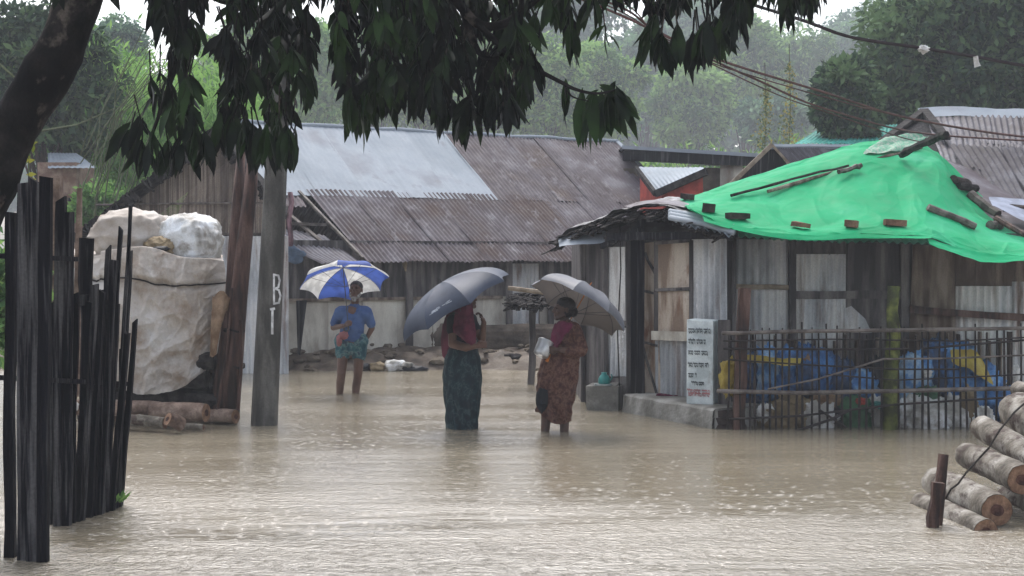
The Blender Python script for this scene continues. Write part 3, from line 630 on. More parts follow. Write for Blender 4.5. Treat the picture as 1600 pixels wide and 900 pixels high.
edge = [(868, 378, 17.0), (895, 362, 16.8), (925, 348, 16.4), (955, 337, 16.1), (985, 328, 15.8), (1015, 324, 15.5), (1050, 324, 15.1), (1095, 340, 14.75), (1146, 362, 14.35)]
inner = [(950, 345, 18.2), (965, 340, 18.0), (985, 334, 17.6), (1000, 326, 17.2), (1020, 318, 17.0), (1040, 315, 16.7), (1065, 316, 16.3), (1110, 330, 15.8), (1160, 345, 15.3)]
pr.grid(patch([edge, inner], 40, 10, amp=.03, fr=4, seed=2), 50, 8)
for a in (0, 1):
    for q in range(110):
        u = U(0, 1) * 7.99; i = int(u); f = u - i; c = lerp(P(*edge[i]), P(*edge[i + 1]), f) + Vector((0, U(0, .3), -.02 - .06 * a))
        pr.beam(c, c + Vector((U(-.18, .05), U(-.12, .05), -U(.01, .08))), U(.03, .10), U(.01, .02))
pr.grid(patch([[(x, y + 10, Y) for x, y, Y in edge], [(x, y + 14, Y) for x, y, Y in inner]], 40, 10, amp=.03, fr=4, seed=2), 40, 6)
build('porch_roof', pr, M['thatch'], rh, label='ragged dark porch roof drooping at the left')
fl = MB(); fl.grid(patch([[(x - 2, y - 3 + 3 * math.sin(x * .3), Y - .02) for x, y, Y in edge], [(x, y - 5, Y) for x, y, Y in inner]], 40, 10, amp=.03, fr=4, seed=2), 60, 8)
build('roof_sheet', fl, M['sheet_grey'], rh, label='ragged grey sheet edging the top of the porch roof')
fl = MB(); fl.grid(patch([[(874, 386, 16.7), (905, 383, 16.5), (945, 380, 16.3)], [(872, 373, 17.0), (905, 364, 16.8), (946, 361, 16.6)]], 10, 6, amp=.02), 16, 6)
build('white_flap', fl, M['zinc_roof'], rh, label='pale sheet flap at the far end of the porch roof')
fl = MB(); fl.grid(patch([[(985, 325, 15.7), (1020, 320, 15.4), (1055, 322, 15.1), (1090, 328, 15.0)], [(975, 322, 16.2), (1010, 314, 16.0), (1045, 315, 15.8), (1088, 324, 15.6)]], 10, 6, amp=.03), 16, 6)
build('top_flap', fl, M['rust_roof'], rh)
cs = MB(); sheets(cs, P(1048, 347, 14.9), P(1142, 372, 14.3), P(1148, 352, 14.6), P(1046, 328, 15.1), 1, tint=(0, .05), pitch=.09, amp=.02, wob=.04)
for i in range(3):
    a, b = P(1046, 330 + i * 5, 15.05 - i * .08), P(1147, 354 + i * 5, 14.5 - i * .08); cs.tube([a, lerp(a, b, .5) + Vector((0, 0, .02)), b], .03, n=7)
build('loose_roof_sheet', cs, M['zinc_roof'], rh, smooth=True, label='loose white corrugated sheet over the porch corner')

# green tarpaulin
tp = MB()
tfn = patch([[(1078, 326, 14.60), (1130, 348, 14.40), (1200, 362, 14.32), (1262, 369, 14.30), (1340, 366, 14.30), (1410, 364, 14.30), (1462, 372, 14.30), (1530, 398, 14.25), (1590, 402, 14.25), (1700, 398, 14.3)],
             [(1073, 323, 14.9), (1130, 340, 14.7), (1200, 350, 14.65), (1262, 356, 14.65), (1340, 353, 14.65), (1410, 350, 14.65), (1462, 356, 14.65), (1530, 377, 14.6), (1590, 387, 14.6), (1700, 392, 14.6)],
             [(1068, 320, 15.4), (1125, 318, 15.4), (1190, 317, 15.5), (1258, 312, 15.6), (1335, 300, 15.7), (1405, 294, 15.8), (1462, 302, 15.8), (1520, 338, 15.7), (1580, 366, 15.5), (1690, 384, 15.3)],
             [(1064, 316, 15.9), (1120, 302, 16.1), (1185, 285, 16.3), (1255, 264, 16.5), (1330, 245, 16.7), (1400, 246, 16.9), (1466, 252, 16.9), (1506, 306, 16.6), (1575, 352, 16.2), (1680, 378, 16.0)],
             [(1060, 313, 16.2), (1115, 295, 16.5), (1180, 274, 16.8), (1250, 250, 17.1), (1322, 227, 17.4), (1385, 217, 17.6), (1447, 224, 17.6), (1492, 262, 17.3), (1560, 326, 16.8), (1680, 362, 16.6)]],
            60, 30, amp=.022, fr=1.5, seed=4, fold=.09)
tp.grid(tfn, 340, 150)
build('green_tarpaulin', tp, M['green_tarp'], smooth=True, label='bright green plastic tarpaulin spread over the hut roof', cat='tarpaulin')
fl = MB()
fl.grid(patch([[(1452, 381, 14.2), (1500, 398, 14.1), (1540, 409, 14.05), (1600, 408, 14.1), (1690, 402, 14.2)], [(1450, 372, 14.28), (1500, 386, 14.2), (1540, 396, 14.18), (1600, 400, 14.2), (1690, 397, 14.25)]], 30, 6, amp=.02, seed=8), 50, 8)
fl.grid(patch([[(1100, 346, 14.40), (1190, 367, 14.28), (1262, 377, 14.24), (1340, 372, 14.24), (1455, 372, 14.24)], [(1098, 338, 14.50), (1190, 360, 14.33), (1262, 368, 14.30), (1340, 365, 14.30), (1455, 369, 14.30)]], 30, 6, amp=.012, seed=9), 60, 5)
build('tarpaulin_hem', fl, M['green_tarp'], bpy.data.objects['green_tarpaulin'], smooth=True)
nt_ = MB(); nt_.grid(patch([[(1345, 248, 16.8), (1390, 241, 17.0), (1430, 234, 17.3)], [(1358, 234, 17.1), (1400, 228, 17.3), (1440, 224, 17.5)], [(1380, 220, 17.4), (1415, 216, 17.55), (1450, 217, 17.6)]], 12, 8, amp=.05, seed=3, fr=4), 20, 12)
build('fishing_net', nt_, M['net'], smooth=True, xf=Matrix.Translation((0, -.05, .03)), label='pale rumpled net bunched on the top of the green tarpaulin', cat='net')

def on_roof(name, a, b, w, h, m, label, cat, group=None, kind='log', lift=.04):
    """a weight resting on the tarpaulin between two photo points"""
    from mathutils.bvhtree import BVHTree
    pa, pb = [hit(x) for x in (a, b)]
    mb = MB(); up = Vector((0, 0, lift))
    if kind == 'log':
        pts = [lerp(pa, pb, k / 4) + up + Vector((U(-.01, .01), U(-.01, .01), U(-.008, .008))) for k in range(5)]
        mb.tube(pts, [w / 2 * U(.88, 1.1) for _ in pts], n=9, rough=.06)
    elif kind == 'stick':
        n = 8; pts = [lerp(pa, pb, k / n) + up + Vector((0, U(-.02, .02), U(-.01, .012))) for k in range(n + 1)]
        mb.tube(pts, [w / 2 * U(.75, 1.2) for _ in pts], n=6, rough=.15)
    else: mb.beam(pa + up, pb + up, w, h, jit=.006)
    return build(name, mb, m, label=label, cat=cat, group=group)
from mathutils.bvhtree import BVHTree
_t = BVHTree.FromPolygons([tuple(v) for v in tp.v], tp.f)
def hit(c):
    d = ray(*c); q = _t.ray_cast(Vector((0, 0, CAMZ)), d.normalized())
    return q[0] if q[0] is not None else P(c[0], c[1], 15.5)
# weights and sticks on the tarpaulin
GW = 'weights holding down the green tarpaulin'
for a, b, w, h, m, lab in (
    ((1098, 330), (1117, 332), .10, .09, 'dark_brick', 'dark stone block at the left end of the green tarpaulin'),
    ((1138, 343), (1168, 344), .09, .06, 'dark_brick', 'flat dark brick second from the left on the tarpaulin edge'),
    ((1066, 312), (1082, 313), .08, .06, 'dark_brick', 'small dark stone at the very tip of the tarpaulin'),
    ((1239, 355), (1263, 359), .09, .05, 'brick', 'leftmost of the three red bricks along the tarpaulin edge'),
    ((1321, 355), (1340, 356), .10, .07, 'brick', 'short middle one of the three red bricks along the tarpaulin edge'),
    ((1382, 353), (1415, 355), .09, .06, 'brick', 'longest red brick, rightmost of the three on the tarpaulin edge')):
    on_roof('brick', a, b, w, h, M[m], lab, 'brick', GW, kind='brick')
for a, b, w, m, lab in (
    ((1450, 330), (1525, 359), .085, 'bamboo_pale', 'thin round grey log lying slanted on the green tarpaulin'),
    ((1514, 308), (1557, 343), .13, 'bamboo_pale', 'thick pale log pointing down the right side of the tarpaulin'),
    ((1490, 286), (1512, 292), .10, 'dark_brick', 'short dark log at the upper right edge of the tarpaulin'),
    ((1497, 294), (1525, 300), .10, 'thatch', 'stubby black log just above the thick pale log'),
    ((1546, 357), (1563, 358), .10, 'bamboo_pale', 'small cut log piece below the thick pale log')):
    on_roof('log', a, b, w, .1, M[m], lab, 'log', GW)
on_roof('stick', (1142, 310), (1326, 262), .035, .02, M['thatch'], 'upper thin dark stick lying along the green tarpaulin', 'stick', 'sticks on the tarpaulin', kind='stick', lift=.03)
on_roof('stick', (1200, 307), (1440, 236), .045, .02, M['brown_board'], 'long lower brown stick running up the green tarpaulin', 'stick', 'sticks on the tarpaulin', kind='stick', lift=.05)
on_roof('stick', (1310, 281), (1346, 269), .06, .02, M['bamboo_pale'], 'short thick piece of wood beside the long brown stick', 'stick', 'sticks on the tarpaulin', kind='stick', lift=.08)
on_roof('stick', (1408, 249), (1478, 218), .08, .02, M['thatch'], 'dark wood at the peak of the tarpaulin', 'stick', 'sticks on the tarpaulin', kind='stick', lift=.06)
# blue sheet right of the tarpaulin with its weights
bs_ = MB(); bs_.grid(patch([[(1546, 330, 15.9), (1600, 358, 15.6), (1690, 392, 15.2)], [(1540, 318, 16.4), (1600, 322, 16.6), (1690, 330, 16.6)]], 10, 8, amp=.02), 16, 8)
build('blue_plastic_sheet', bs_, flat('pale_blue_plastic', (.27, .31, .42), .4), smooth=True, xf=Matrix.Translation((0, -.1, .06)), label='pale blue plastic sheet on the roof right of the green tarpaulin', cat='plastic sheet')
mb = MB(); mb.tube([P(1568, 324, 16.2), P(1600, 328, 16.1), P(1640, 334, 16)], .05, n=8, rough=.15); build('log', mb, M['dark_brick'], label='dark log across the pale blue plastic sheet', cat='log', group=GW)
mb = MB(); mb.tube([P(1556, 341, 15.6), P(1600, 366, 15.2), P(1650, 392, 15)], .035, n=7, rough=.1); build('log', mb, M['red_wood'], label='thin pole along the seam of blue sheet and tarpaulin', cat='log', group=GW)

# ============================================================ RUSTY ROOF HUT at the upper right
ur = thing('rusty_roof_hut', P(1600, 640, 20), 'taller hut with big rusty corrugated roof at the right edge', 'hut')
mb = MB()
sheets(mb, P(1470, 250, 18.0), P(1760, 355, 17.2), P(1740, 182, 21.0), P(1445, 182, 21.0), 6, rows=2, tint=(.1, .7), wob=.03, rag=.05)
build('roof', mb, M['rust_dark'], ur, smooth=True)
mb = MB(); sheets(mb, P(1545, 328, 17.0), P(1700, 345, 17.0), P(1640, 240, 18.2), P(1480, 225, 18.4), 2, tint=(.0, .5), wob=.04)
build('roof', mb, M['rust_dark'], ur, smooth=True)
mb = MB(); mb.grid(patch([[(1436, 186, 20.9), (1500, 182, 20.9), (1560, 184, 20.9), (1640, 182, 20.9), (1760, 182, 20.9)], [(1434, 170, 21.1), (1500, 167, 21.1), (1560, 169, 21.1), (1640, 168, 21.1), (1760, 167, 21.1)]], 20, 4, amp=.03), 40, 3)
build('ridge_cap', mb, M['zinc_roof'], ur, smooth=True)
mb = MB(); mb.add([P(1380, 222, 19.4), P(1442, 174, 21.1), P(1500, 250, 18.2), P(1500, 330, 18.2), P(1380, 300, 19.4)], [(0, 1, 2, 3, 4)])
build('gable_wall', mb, M['black_wood'], ur)  # black sheet whose colour stands in for the dark open gable
mb = MB(); mb.beam(P(1372, 226, 19.2), P(1444, 172, 20.9), .12, .05); mb.beam(P(1444, 172, 20.9), P(1478, 216, 18.9), .12, .05)
for i in range(30): mb.beam(P(1378 + i * 2, 222 - i * 1.5, 19.2 + .05 * i), P(1374 + i * 2.1, 230 - i * 1.5, 19.2 + .05 * i), .06, .03)
build('thatch_edge', mb, M['thatch'], ur)
mb = MB(); mb.box((9.0, 20.6, 1.2), (4.8, 3.6, 3.0))
build('wall', mb, M['dark_board'], ur)

# ============================================================ SHEDS between the roofs
mh = thing('long_back_shed', P(1080, 500, 28), 'long low back shed with thin pale roof edge over a dark eave', 'shed')
mb = MB(); a, b = P(972, 230, 28), P(1190, 243, 27.2); sheets(mb, a, b, b + Vector((0, 3, -.05)), a + Vector((0, 3, -.05)), 3, tint=(0, .3))
mb.beam(a + Vector((0, -.02, 0)), b + Vector((0, -.02, 0)), .04, .07); build('roof', mb, M['zinc_roof'], mh)
mb = MB(); mb.beam(P(974, 243, 28.05), P(1188, 252, 27.3), .05, .2, jit=.01); build('fascia', mb, M['black_wood'], mh)
mb = MB(); mb.beam(P(974, 345, 28.3), P(1188, 345, 27.8), .1, 2.1); build('wall', mb, M['mud_wall'], mh)
mb = MB(); mb.beam(P(1125, 300, 27.7), P(1160, 300, 27.6), .06, 1.1); build('pale_panel', mb, M['pale_wall'], mh)
rsd = thing('red_sided_lean_to', P(1060, 500, 25.5), 'small lean-to with grey roof and red painted side between the huts', 'shed')
mb = MB(); sheets(mb, P(1028, 303, 25.2), P(1102, 268, 24.6), P(1098, 262, 26.2), P(994, 262, 26.6), 1, tint=(0, .1), amp=.006)
build('roof', mb, M['zinc_roof'], rsd)
mb = MB(); mb.beam(P(1024, 303, 25.1), P(1104, 268, 24.5), .07, .12); mb.beam(P(1024, 303, 25.1), P(994, 263, 26.6), .07, .08); build('roof_edge', mb, M['thatch'], rsd)
mb = MB(); mb.add([P(1034, 300, 25.25), P(1098, 273, 24.7), P(1101, 400, 24.7), P(1034, 400, 25.25)], [(0, 1, 2, 3)])
mb.add([P(1034, 300, 25.25), P(1034, 400, 25.25), P(1000, 400, 26.6), P(1000, 268, 26.6)], [(0, 1, 2, 3)]); build('red_wall', mb, M['red_sheet'], rsd)
sg = thing('small_gable_shed', P(1210, 500, 24), 'small shed with black gable and grey roof behind the green tarpaulin', 'shed')
mb = MB(); a, b, c = P(1140, 290, 23.5), P(1207, 226, 23.5), P(1250, 285, 23.5)
mb.add([a, b, c, P(1250, 420, 23.5), P(1140, 420, 23.5)], [(0, 1, 2, 3, 4)]); build('gable_wall', mb, M['black_wood'], sg)
mb = MB(); sheets(mb, P(1262, 292, 23.2), P(1420, 290, 26.5), P(1330, 234, 26.5), P(1207, 228, 23.3), 3, tint=(0, .35))
build('roof', mb, M['rust_dark'], sg, smooth=True)
mb = MB(); mb.beam(P(1206, 226, 23.2), P(1262, 288, 23.1), .08, .04); mb.beam(P(1206, 226, 23.2), P(1138, 292, 23.2), .06, .07); build('verge_strip', mb, M['pale_wood'], sg)
mb = MB(); mb.tube([P(1206 + i * 12, 229 + .3 * math.sin(i), 23.2 + i * .3) for i in range(11)], .05, n=6); build('ridge_cap', mb, M['zinc_roof'], sg)
th_ = thing('teal_roof_house', P(1280, 500, 30), 'far house with teal painted roof peeping out beneath the trees', 'house')
mb = MB(); sheets(mb, P(1242, 226, 29), P(1400, 226, 29), P(1400, 196, 31), P(1278, 204, 31), 2, amp=.01); build('roof', mb, M['teal_sheet'], th_)
mb = MB(); mb.box(P(1310, 340, 30), (2.0, 1.5, 3.0)); build('wall', mb, M['brown_board'], th_)
th_ = thing('teal_gable_house', P(1480, 500, 42), 'far house with teal roof seen in patches through the right mango tree', 'house')
mb = MB(); sheets(mb, P(1385, 172, 40), P(1640, 172, 40), P(1600, 120, 43), P(1410, 130, 43), 3, amp=.01); build('roof', mb, M['teal_sheet'], th_)
mb = MB(); mb.box(P(1500, 300, 43), (4.0, 3, 4.6)); build('wall', mb, M['brown_board'], th_)
bh = thing('small_brick_house', P(115, 480, 27), 'small brick house with pale tin roof behind the left fence', 'house')
mb = MB(); c = P(105, 350, 27.8); mb.box(c, (.75, 1.2, 2.35)); build('wall', mb, M['brick_paint'], bh)
mb = MB(); sheets(mb, P(75, 264, 27), P(150, 263, 27), P(118, 240, 28.4), P(75, 240, 28.4), 1, amp=.006, tint=(.5, .6)); build('roof', mb, M['zinc_roof'], bh)
mb = MB(); mb.box(P(111, 322, 27.15), (.12, .06, .32)); build('window', mb, M['black_wood'], bh)

# ============================================================ low awning frame between the huts
aw = thing('porch_frame', P(830, 600, 19.2), 'rickety awning on thin dark posts behind the two women', 'awning')
mb = MB(); mb.beam(P(829, 604, 19.2), P(834, 455, 19.2), .085, .085, jit=.01, seg=4, wob=.015); build('post', mb, M['dark_board'], aw)
mb = MB(); mb.beam(P(929, 604, 18.6), P(929, 440, 18.6), .07, .07, jit=.01, seg=4, wob=.012); build('post', mb, M['dark_board'], aw)
mb = MB(); mb.tube([P(794, 450, 18.4), P(860, 458, 18.3), P(945, 466, 18.1)], .03, n=8, rough=.05); build('front_pole', mb, M['pale_wood'], aw)
mb = MB()
fnn = patch([[(800, 474, 18.6), (840, 476, 18.5), (900, 470, 18.2), (945, 470, 18)], [(806, 458, 19.2), (850, 451, 19.3), (900, 447, 19.2), (950, 444, 19)]], 12, 8, amp=.05, fr=4, seed=5)
for i in range(420):
    u = U(0, 1) ** 1.6; p = fnn(u, U(0, .8)); mb.beam(p, p + Vector((U(-.14, .08), U(-.12, .02), -U(.0, .10))), U(.02, .07), .015)
build('thatch', mb, M['thatch'], aw)

# ============================================================ CONCRETE POLE and cables
pl = thing('utility_pole', P(413, 664, 14.6), 'tall grey concrete utility pole standing in the flood water', 'utility pole')
mb = MB(); pb_, ptp = P(412, 678, 14.6), P(412, 678, 14.6); ptp = P(434, 200, 14.6); d = (ptp - pb_) / (ptp.z - pb_.z)
def at_z(z): return pb_ + d * (z - pb_.z)
n = 14
def pole_fn(u, v):
    z = lerp(-.2, 7.0, v); hw = lerp(.134, .07, v); c = at_z(z); k = int(round(u * 8)) % 8; a = hw; b = hw * .72
    q = [(-a, -b), (-b, -a), (b, -a), (a, -b), (a, b), (b, a), (-b, a), (-a, b)][k]
    m = Matrix.Rotation(R(14), 2); w2 = m @ Vector(q); return c + Vector((w2.x, w2.y, 0))
mb.grid(pole_fn, 8, n, close_u=True); top = at_z(7.0); mb.box(top, (.1, .1, .02)); build('pole_shaft', mb, M['pole_concrete'], pl)
def strokes(mb, o, ux, uz, segs, w, nrm, depth=.004):
    for s_ in segs:
        for (x0, y0), (x1, y1) in zip(s_[:-1], s_[1:]):
            a, b = o + ux * x0 + uz * y0, o + ux * x1 + uz * y1
            e = (b - a).normalized() * w * .4; mb.beam(a - e, b + e, depth, w, up=(b - a).cross(nrm).normalized() if True else None)
mb = MB(); fx = Vector((math.cos(R(14)), math.sin(R(14)), 0)); fnr = Vector((math.sin(R(14)), -math.cos(R(14)), 0))
zB = P(0, 474, 14.6).z; ob = at_z(zB) + fnr * .1235 + fx * .035
strokes(mb, ob, fx, Vector((0, 0, 1)), [[(0, 0), (0, .30), (.045, .29), (.058, .24), (.045, .17), (.01, .155), (.05, .14), (.066, .08), (.05, .01), (0, 0)]], .020, fnr)
build('painted_letter', mb, M['white_paint'], pl, label='white painted letter like a B')
mb = MB(); ob = at_z(P(0, 520, 14.6).z) + fnr * .125 + fx * .03
strokes(mb, ob, fx, Vector((0, 0, 1)), [[(0, 0), (.004, .25)], [(-.012, .25), (.02, .255)]], .024, fnr)
build('painted_letter', mb, M['white_paint'], pl, label='white painted upright stroke below the letter')
mb = MB(); t_ = at_z(6.3); mb.beam(t_ + Vector((-.7, 0, 0)), t_ + Vector((.7, 0, 0)), .07, .07)
for k in (-.6, .1, .6): mb.tube([t_ + Vector((k, 0, .03)), t_ + Vector((k, 0, .15))], .03, n=8)
build('crossarm', mb, M['metal_dark'], pl)
def cable(pts, r, m, label, group='overhead cables'):
    P3 = [Vector(p) for p in pts]; out = []
    for i in range(len(P3) - 1):
        for k in range(12):
            t = k / 12; p0, p1, p2, p3 = P3[max(i - 1, 0)], P3[i], P3[i + 1], P3[min(i + 2, len(P3) - 1)]
            out.append(.5 * ((2 * p1) + (p2 - p0) * t + (2 * p0 - 5 * p1 + 4 * p2 - p3) * t * t + (3 * p1 - p0 - 3 * p2 + p3) * t ** 3))
    out.append(P3[-1]); mb = MB(); mb.tube(out, r, n=6, rough=.08)
    return build('overhead_cable', mb, m, label=label, cat='cable', group=group)
cb1 = cable([t_ + Vector((.6, 0, .15)), P(1020, -55, 13.2), P(1150, -2, 13), P(1255, 32, 13), P(1330, 58, 13), P(1440, 75, 13), P(1520, 88, 13), P(1640, 108, 13), P(1900, 135, 13)], .017, M['cable'], 'thick dark cable crossing the sky above the others')
mb = MB(); mb.blob(P(1443, 77, 12.98), (.045, .04, .035), amp=.5, fr=3, sub=3, seed=2); build('white_tie', mb, M['bag_white'], cb1)
mb = MB(); mb.tube([P(1524, 88, 12.97), P(1526, 97, 12.97), P(1528, 104, 12.97)], [.03, .02, .03], n=6, rough=.3); build('white_tie', mb, M['bag_white'], cb1)
cable([t_ + Vector((.1, 0, -.8)), P(900, -5, 13.6), P(1030, 52, 13.8), P(1110, 88, 14), P(1180, 112, 14.5), P(1290, 145, 15.2), P(1400, 180, 16), P(1520, 203, 16.5), P(1620, 216, 17), P(1800, 235, 17.5)], .014, M['cable_red'], 'upper reddish cable sagging across the right trees')
cable([t_ + Vector((.1, 0, -1.0)), P(900, -10, 13.6), P(1030, 55, 13.9), P(1105, 95, 14.1), P(1180, 120, 14.6), P(1290, 152, 15.3), P(1380, 176, 16.1), P(1500, 200, 16.7), P(1640, 220, 17.2)], .007, M['cable_red'], 'thin wire just under the upper reddish cable')
cable([t_ + Vector((-.6, 0, -1.3)), P(890, -12, 13.6), P(1025, 48, 13.9), P(1105, 90, 14.2), P(1190, 128, 14.7), P(1260, 160, 15.1), P(1330, 182, 15.6), P(1400, 201, 16.2), P(1478, 212, 17.5), P(1640, 222, 17.5)], .012, M['cable_red'], 'lower reddish cable dipping to the tarpaulin peak')
cable([t_ + Vector((-.6, 0, -1.6)), P(900, -16, 13.6), P(1030, 58, 13.9), P(1120, 104, 14.2), P(1220, 150, 14.9), P(1300, 178, 15.4), P(1400, 212, 16.3), P(1440, 222, 17.3)], .007, M['cable_red'], 'lowest thin wire ending at the tarpaulin peak')
# ============================================================ COVERED FIREWOOD PILE (left)
Yp = 14.7
fw = thing('firewood_stack', P(230, 665, Yp + .5), 'dark stack of firewood under the big dirty white tarpaulin', 'firewood')
for k in range(34):
    r_, c_ = divmod(k, 5); mb = MB(); x0 = P(118, 0, Yp).x; x1 = P(334, 0, Yp).x
    a = Vector((x0 + .05 * U(-1, 1) + (r_ % 2) * .04, Yp + .20 + c_ * .22 + U(-.03, .03), .05 + r_ * .19 + U(-.02, .02))); b = Vector((x1 - .02 - r_ * .015 + U(-.10, .10), a.y + U(-.05, .05), a.z + U(-.03, .03)))
    rr_ = U(.075, .105); mb.tube([a, lerp(a, b, .35), lerp(a, b, .7), b], [rr_ * U(.9, 1.1) for _ in range(4)], n=8, rough=.12)
    build('wood_piece', mb, M['thatch'] if k % 4 else M['red_wood'], fw)
# big tarpaulin: a lofted, crumpled sheet draped over the stack
def tarp_fn(u, v):
    # u round the front from left to right, v from the top ridge down to the hem
    xl, xr = 104, 354
    HL = [500, 540, 585, 608, 616, 616, 611, 600, 578, 545]; hem = HL[min(8, int(u * 8.999))]; hem2 = HL[min(9, int(u * 8.999) + 1)]
    hem = lerp(hem, hem2, u * 8.999 % 1)
    side = math.sin(math.pi * min(1, max(0, u)))
    topy = 386 + 5 * math.sin(u * 11) + (6 if u < .2 else 0) + max(0, u - .6) * 55
    if v < .22: t = v / .22; py = lerp(topy - 4, topy + 4, t); Y = lerp(Yp + 1.05, Yp + .06, t)
    else:
        t = (v - .22) / .78; py = lerp(topy + 4, hem, t ** .95); Y = Yp + .06 - .20 * math.sin(min(1, t * 1.4) * math.pi / 2) * (.35 + .65 * side) + .10 * t * t
    bulge = math.sin(min(1, max(0, (v - .1) / .9)) * math.pi)
    cx = 226; px = lerp(xl + 4, xr - 2, u); px = cx + (px - cx) * (.965 + .045 * bulge)
    Y += .38 * (abs(u - .5) * 2) ** 4
    p = P(px, py, Y)
    q = Vector((u * 5.5, v * 5, 1.3)); f1 = noise.fractal(q, .7, 2.1, 5); ridge = 1 - 2 * abs(noise.noise(Vector((u * 7 + v * 3, v * 6 - u * 2, 5)))); rd2 = 1 - 2 * abs(noise.noise(Vector((u * 13 - v * 8, v * 11 + u * 4, 9))))
    k = .3 + .7 * min(1, v * 3); c1 = max(0, 1 - 2.2 * abs(noise.noise(Vector((u * 6 + v * 5, v * 4 - u * 3, 31))))) ** 3; c2 = max(0, 1 - 2.2 * abs(noise.noise(Vector((u * 13 - v * 4, v * 5 + u * 7, 41))))) ** 3; c3 = max(0, 1 - 2.2 * abs(noise.noise(Vector((u * 25 + v * 9, v * 21 - u * 12, 51))))) ** 2; p.y -= k * (.03 * f1 + .04 * ridge + .022 * c1 + .016 * c2 + .004 * c3 + .012 * math.sin(u * 70 + 4 * noise.noise(q)) * math.exp(-((v - .39) / .10) ** 2) - .03); p.z += .012 * f1; p.x += .012 * noise.noise(q * 2)
    if .36 < v < .42: p.y += .035 * (1 - abs(v - .39) / .03)         # pulled in by the rope
    return p
mb = MB(); mb.grid(tarp_fn, 230, 200)
build('white_tarpaulin', mb, M['white_tarp'], smooth=True, label='big dirty white tarpaulin wrapped round the firewood stack', cat='tarpaulin')
mb = MB(); mb.tube([tarp_fn(k / 40, .385 + .012 * math.sin(k * .35)) + Vector((0, -.016, .0)) for k in range(0, 41)], .009, n=5); build('rope', mb, M['rope'], label='thin dark rope tied across the big white tarpaulin', cat='rope')
def bundle(px, py, rx, ry, Y, m, seed, rot, label, amp=.11):
    mb = MB(); c = P(px, py, Y); mb.blob(c, (rx * S(Y), .38, ry * S(Y)), amp=amp, fr=1.4, seed=seed, sub=5, rot=rot, boxy=.25)
    return build('wrapped_bundle', mb, m, smooth=True, label=label, cat='bundle', group='bundles on top of the covered firewood')
bundle(208, 372, 60, 42, Yp + .6, M['white_tarp'], 3, .1, 'cream crumpled bundle at the left on top of the covered firewood')
bundle(296, 380, 45, 45, Yp + .62, M['bag_white'], 8, -.2, 'greyish white rounded bundle at the right on top of the covered firewood')
bundle(252, 386, 26, 18, Yp + .5, M['bag_tan'], 5, .2, 'small brown wad squeezed between the two big bundles')
mb = MB(); mb.blob(P(250, 389, Yp + .12), (.10, .05, .03), amp=.2, seed=9); build('black_rag', mb, M['bag_dark'], smooth=True, label='black rag in the dip between the two big bundles', cat='rag')
mb = MB(); mb.grid(patch([[(332, 462, Yp), (350, 455, Yp - .1), (362, 468, Yp)], [(330, 500, Yp - .05), (346, 498, Yp - .15), (354, 484, Yp)], [(328, 560, Yp), (338, 552, Yp - .1), (342, 500, Yp)]], 10, 8, amp=.05, fr=4, seed=6), 24, 24)
build('cardboard_flap', mb, M['cardboard'], smooth=True, label='torn brown cardboard sticking out right of the white tarpaulin', cat='cardboard')
mb = MB(); mb.grid(patch([[(108, 420, 13.9), (118, 418, 13.9), (128, 440, 13.9)], [(108, 470, 13.9), (120, 480, 13.85), (130, 470, 13.9)], [(109, 495, 13.9), (118, 505, 13.9), (126, 500, 13.9)]], 10, 8, amp=.05, fr=4, seed=7), 16, 20)
build('white_sack', mb, M['bag_white'], smooth=True, label='limp white sack hanging behind the black fence', cat='sack')

def log(name, a, b, r, m, label, group=None, n=14, taper=.95, cut=True, rough=.05, parent=None, bend=.01):
    a, b = Vector(a), Vector(b); d = (b - a).normalized(); k = 9
    t = thing(name, (min(a, b, key=lambda q: q.z)) - Vector((0, 0, r)), label, 'log', group)
    x = d.cross(Vector((0, 0, 1))).normalized(); seed = U(0, 99)
    mb = MB(); mb.tint = U(.1, .9); s_ = U(0, 50)
    def fn(u, v):
        ang = 2 * math.pi * u; rr = r * lerp(1, taper, v); e = x * math.cos(ang) + d.cross(x) * math.sin(ang)
        q = lerp(a, b, v); nn = noise.fractal(Vector((math.cos(ang) * 1.3, math.sin(ang) * 1.3, v * (b - a).length * 3.5 + s_)), .8, 2, 4)
        return q + e * rr * (1 + rough * nn * 1.6 + .06 * math.exp(-((v - .62) * 22) ** 2) * (1 if s_ > 20 else 0)) + Vector((0, 0, bend * math.sin(v * 3.1)))
    mb.grid(fn, 28, 30, close_u=True); build('bark', mb, m, t, smooth=True)
    for (q, dd, v) in ((a, -d, 0), (b, d, 1)):
        mb = MB(); ring = [fn(i / 28, v) for i in range(28)]; c = sum(ring, Vector()) / 28
        mb.add([c] + [lerp(c, p, .97) + dd * .002 for p in ring], [(0, 1 + i, 1 + (i + 1) % 28) for i in range(28)]); ce = build('cut_end', mb, M['log_cut'], t)
        mb = MB(); rg = [lerp(c, p, .40 + .04 * math.sin(i * .45 + 1)) + dd * .006 for i, p in enumerate(ring)]; mb.add([c + dd * .006] + rg, [(0, 1 + i, 1 + (i + 1) % 28) for i in range(28)]); build('heartwood', mb, M['log_heart'], ce)
    return t
G1 = 'logs in the water at the foot of the firewood stack'
log('log', P(322, 645, 14.2), P(238, 643, 14.35), .095, M['log_red'], 'thick reddish brown log with hollow left end below the white tarpaulin', G1)
log('log', P(250, 640, 14.5), P(118, 637, 14.6), .085, M['log_red'], 'longer brown log partly behind the black sticks', G1)
log('log', P(258, 661, 13.95), P(190, 656, 14.1), .055, M['log_bark'], 'thin grey log half under water in front of the thick reddish one', G1)
log('log', P(368, 651, 14.5), P(320, 650, 14.7), .07, M['log_red'], 'short dark log piece at the foot of the leaning poles', G1)
log('log', P(284, 664, 13.9), P(262, 655, 13.8), .07, M['log_red'], 'stubby reddish chunk lying in front of the thick log', G1)
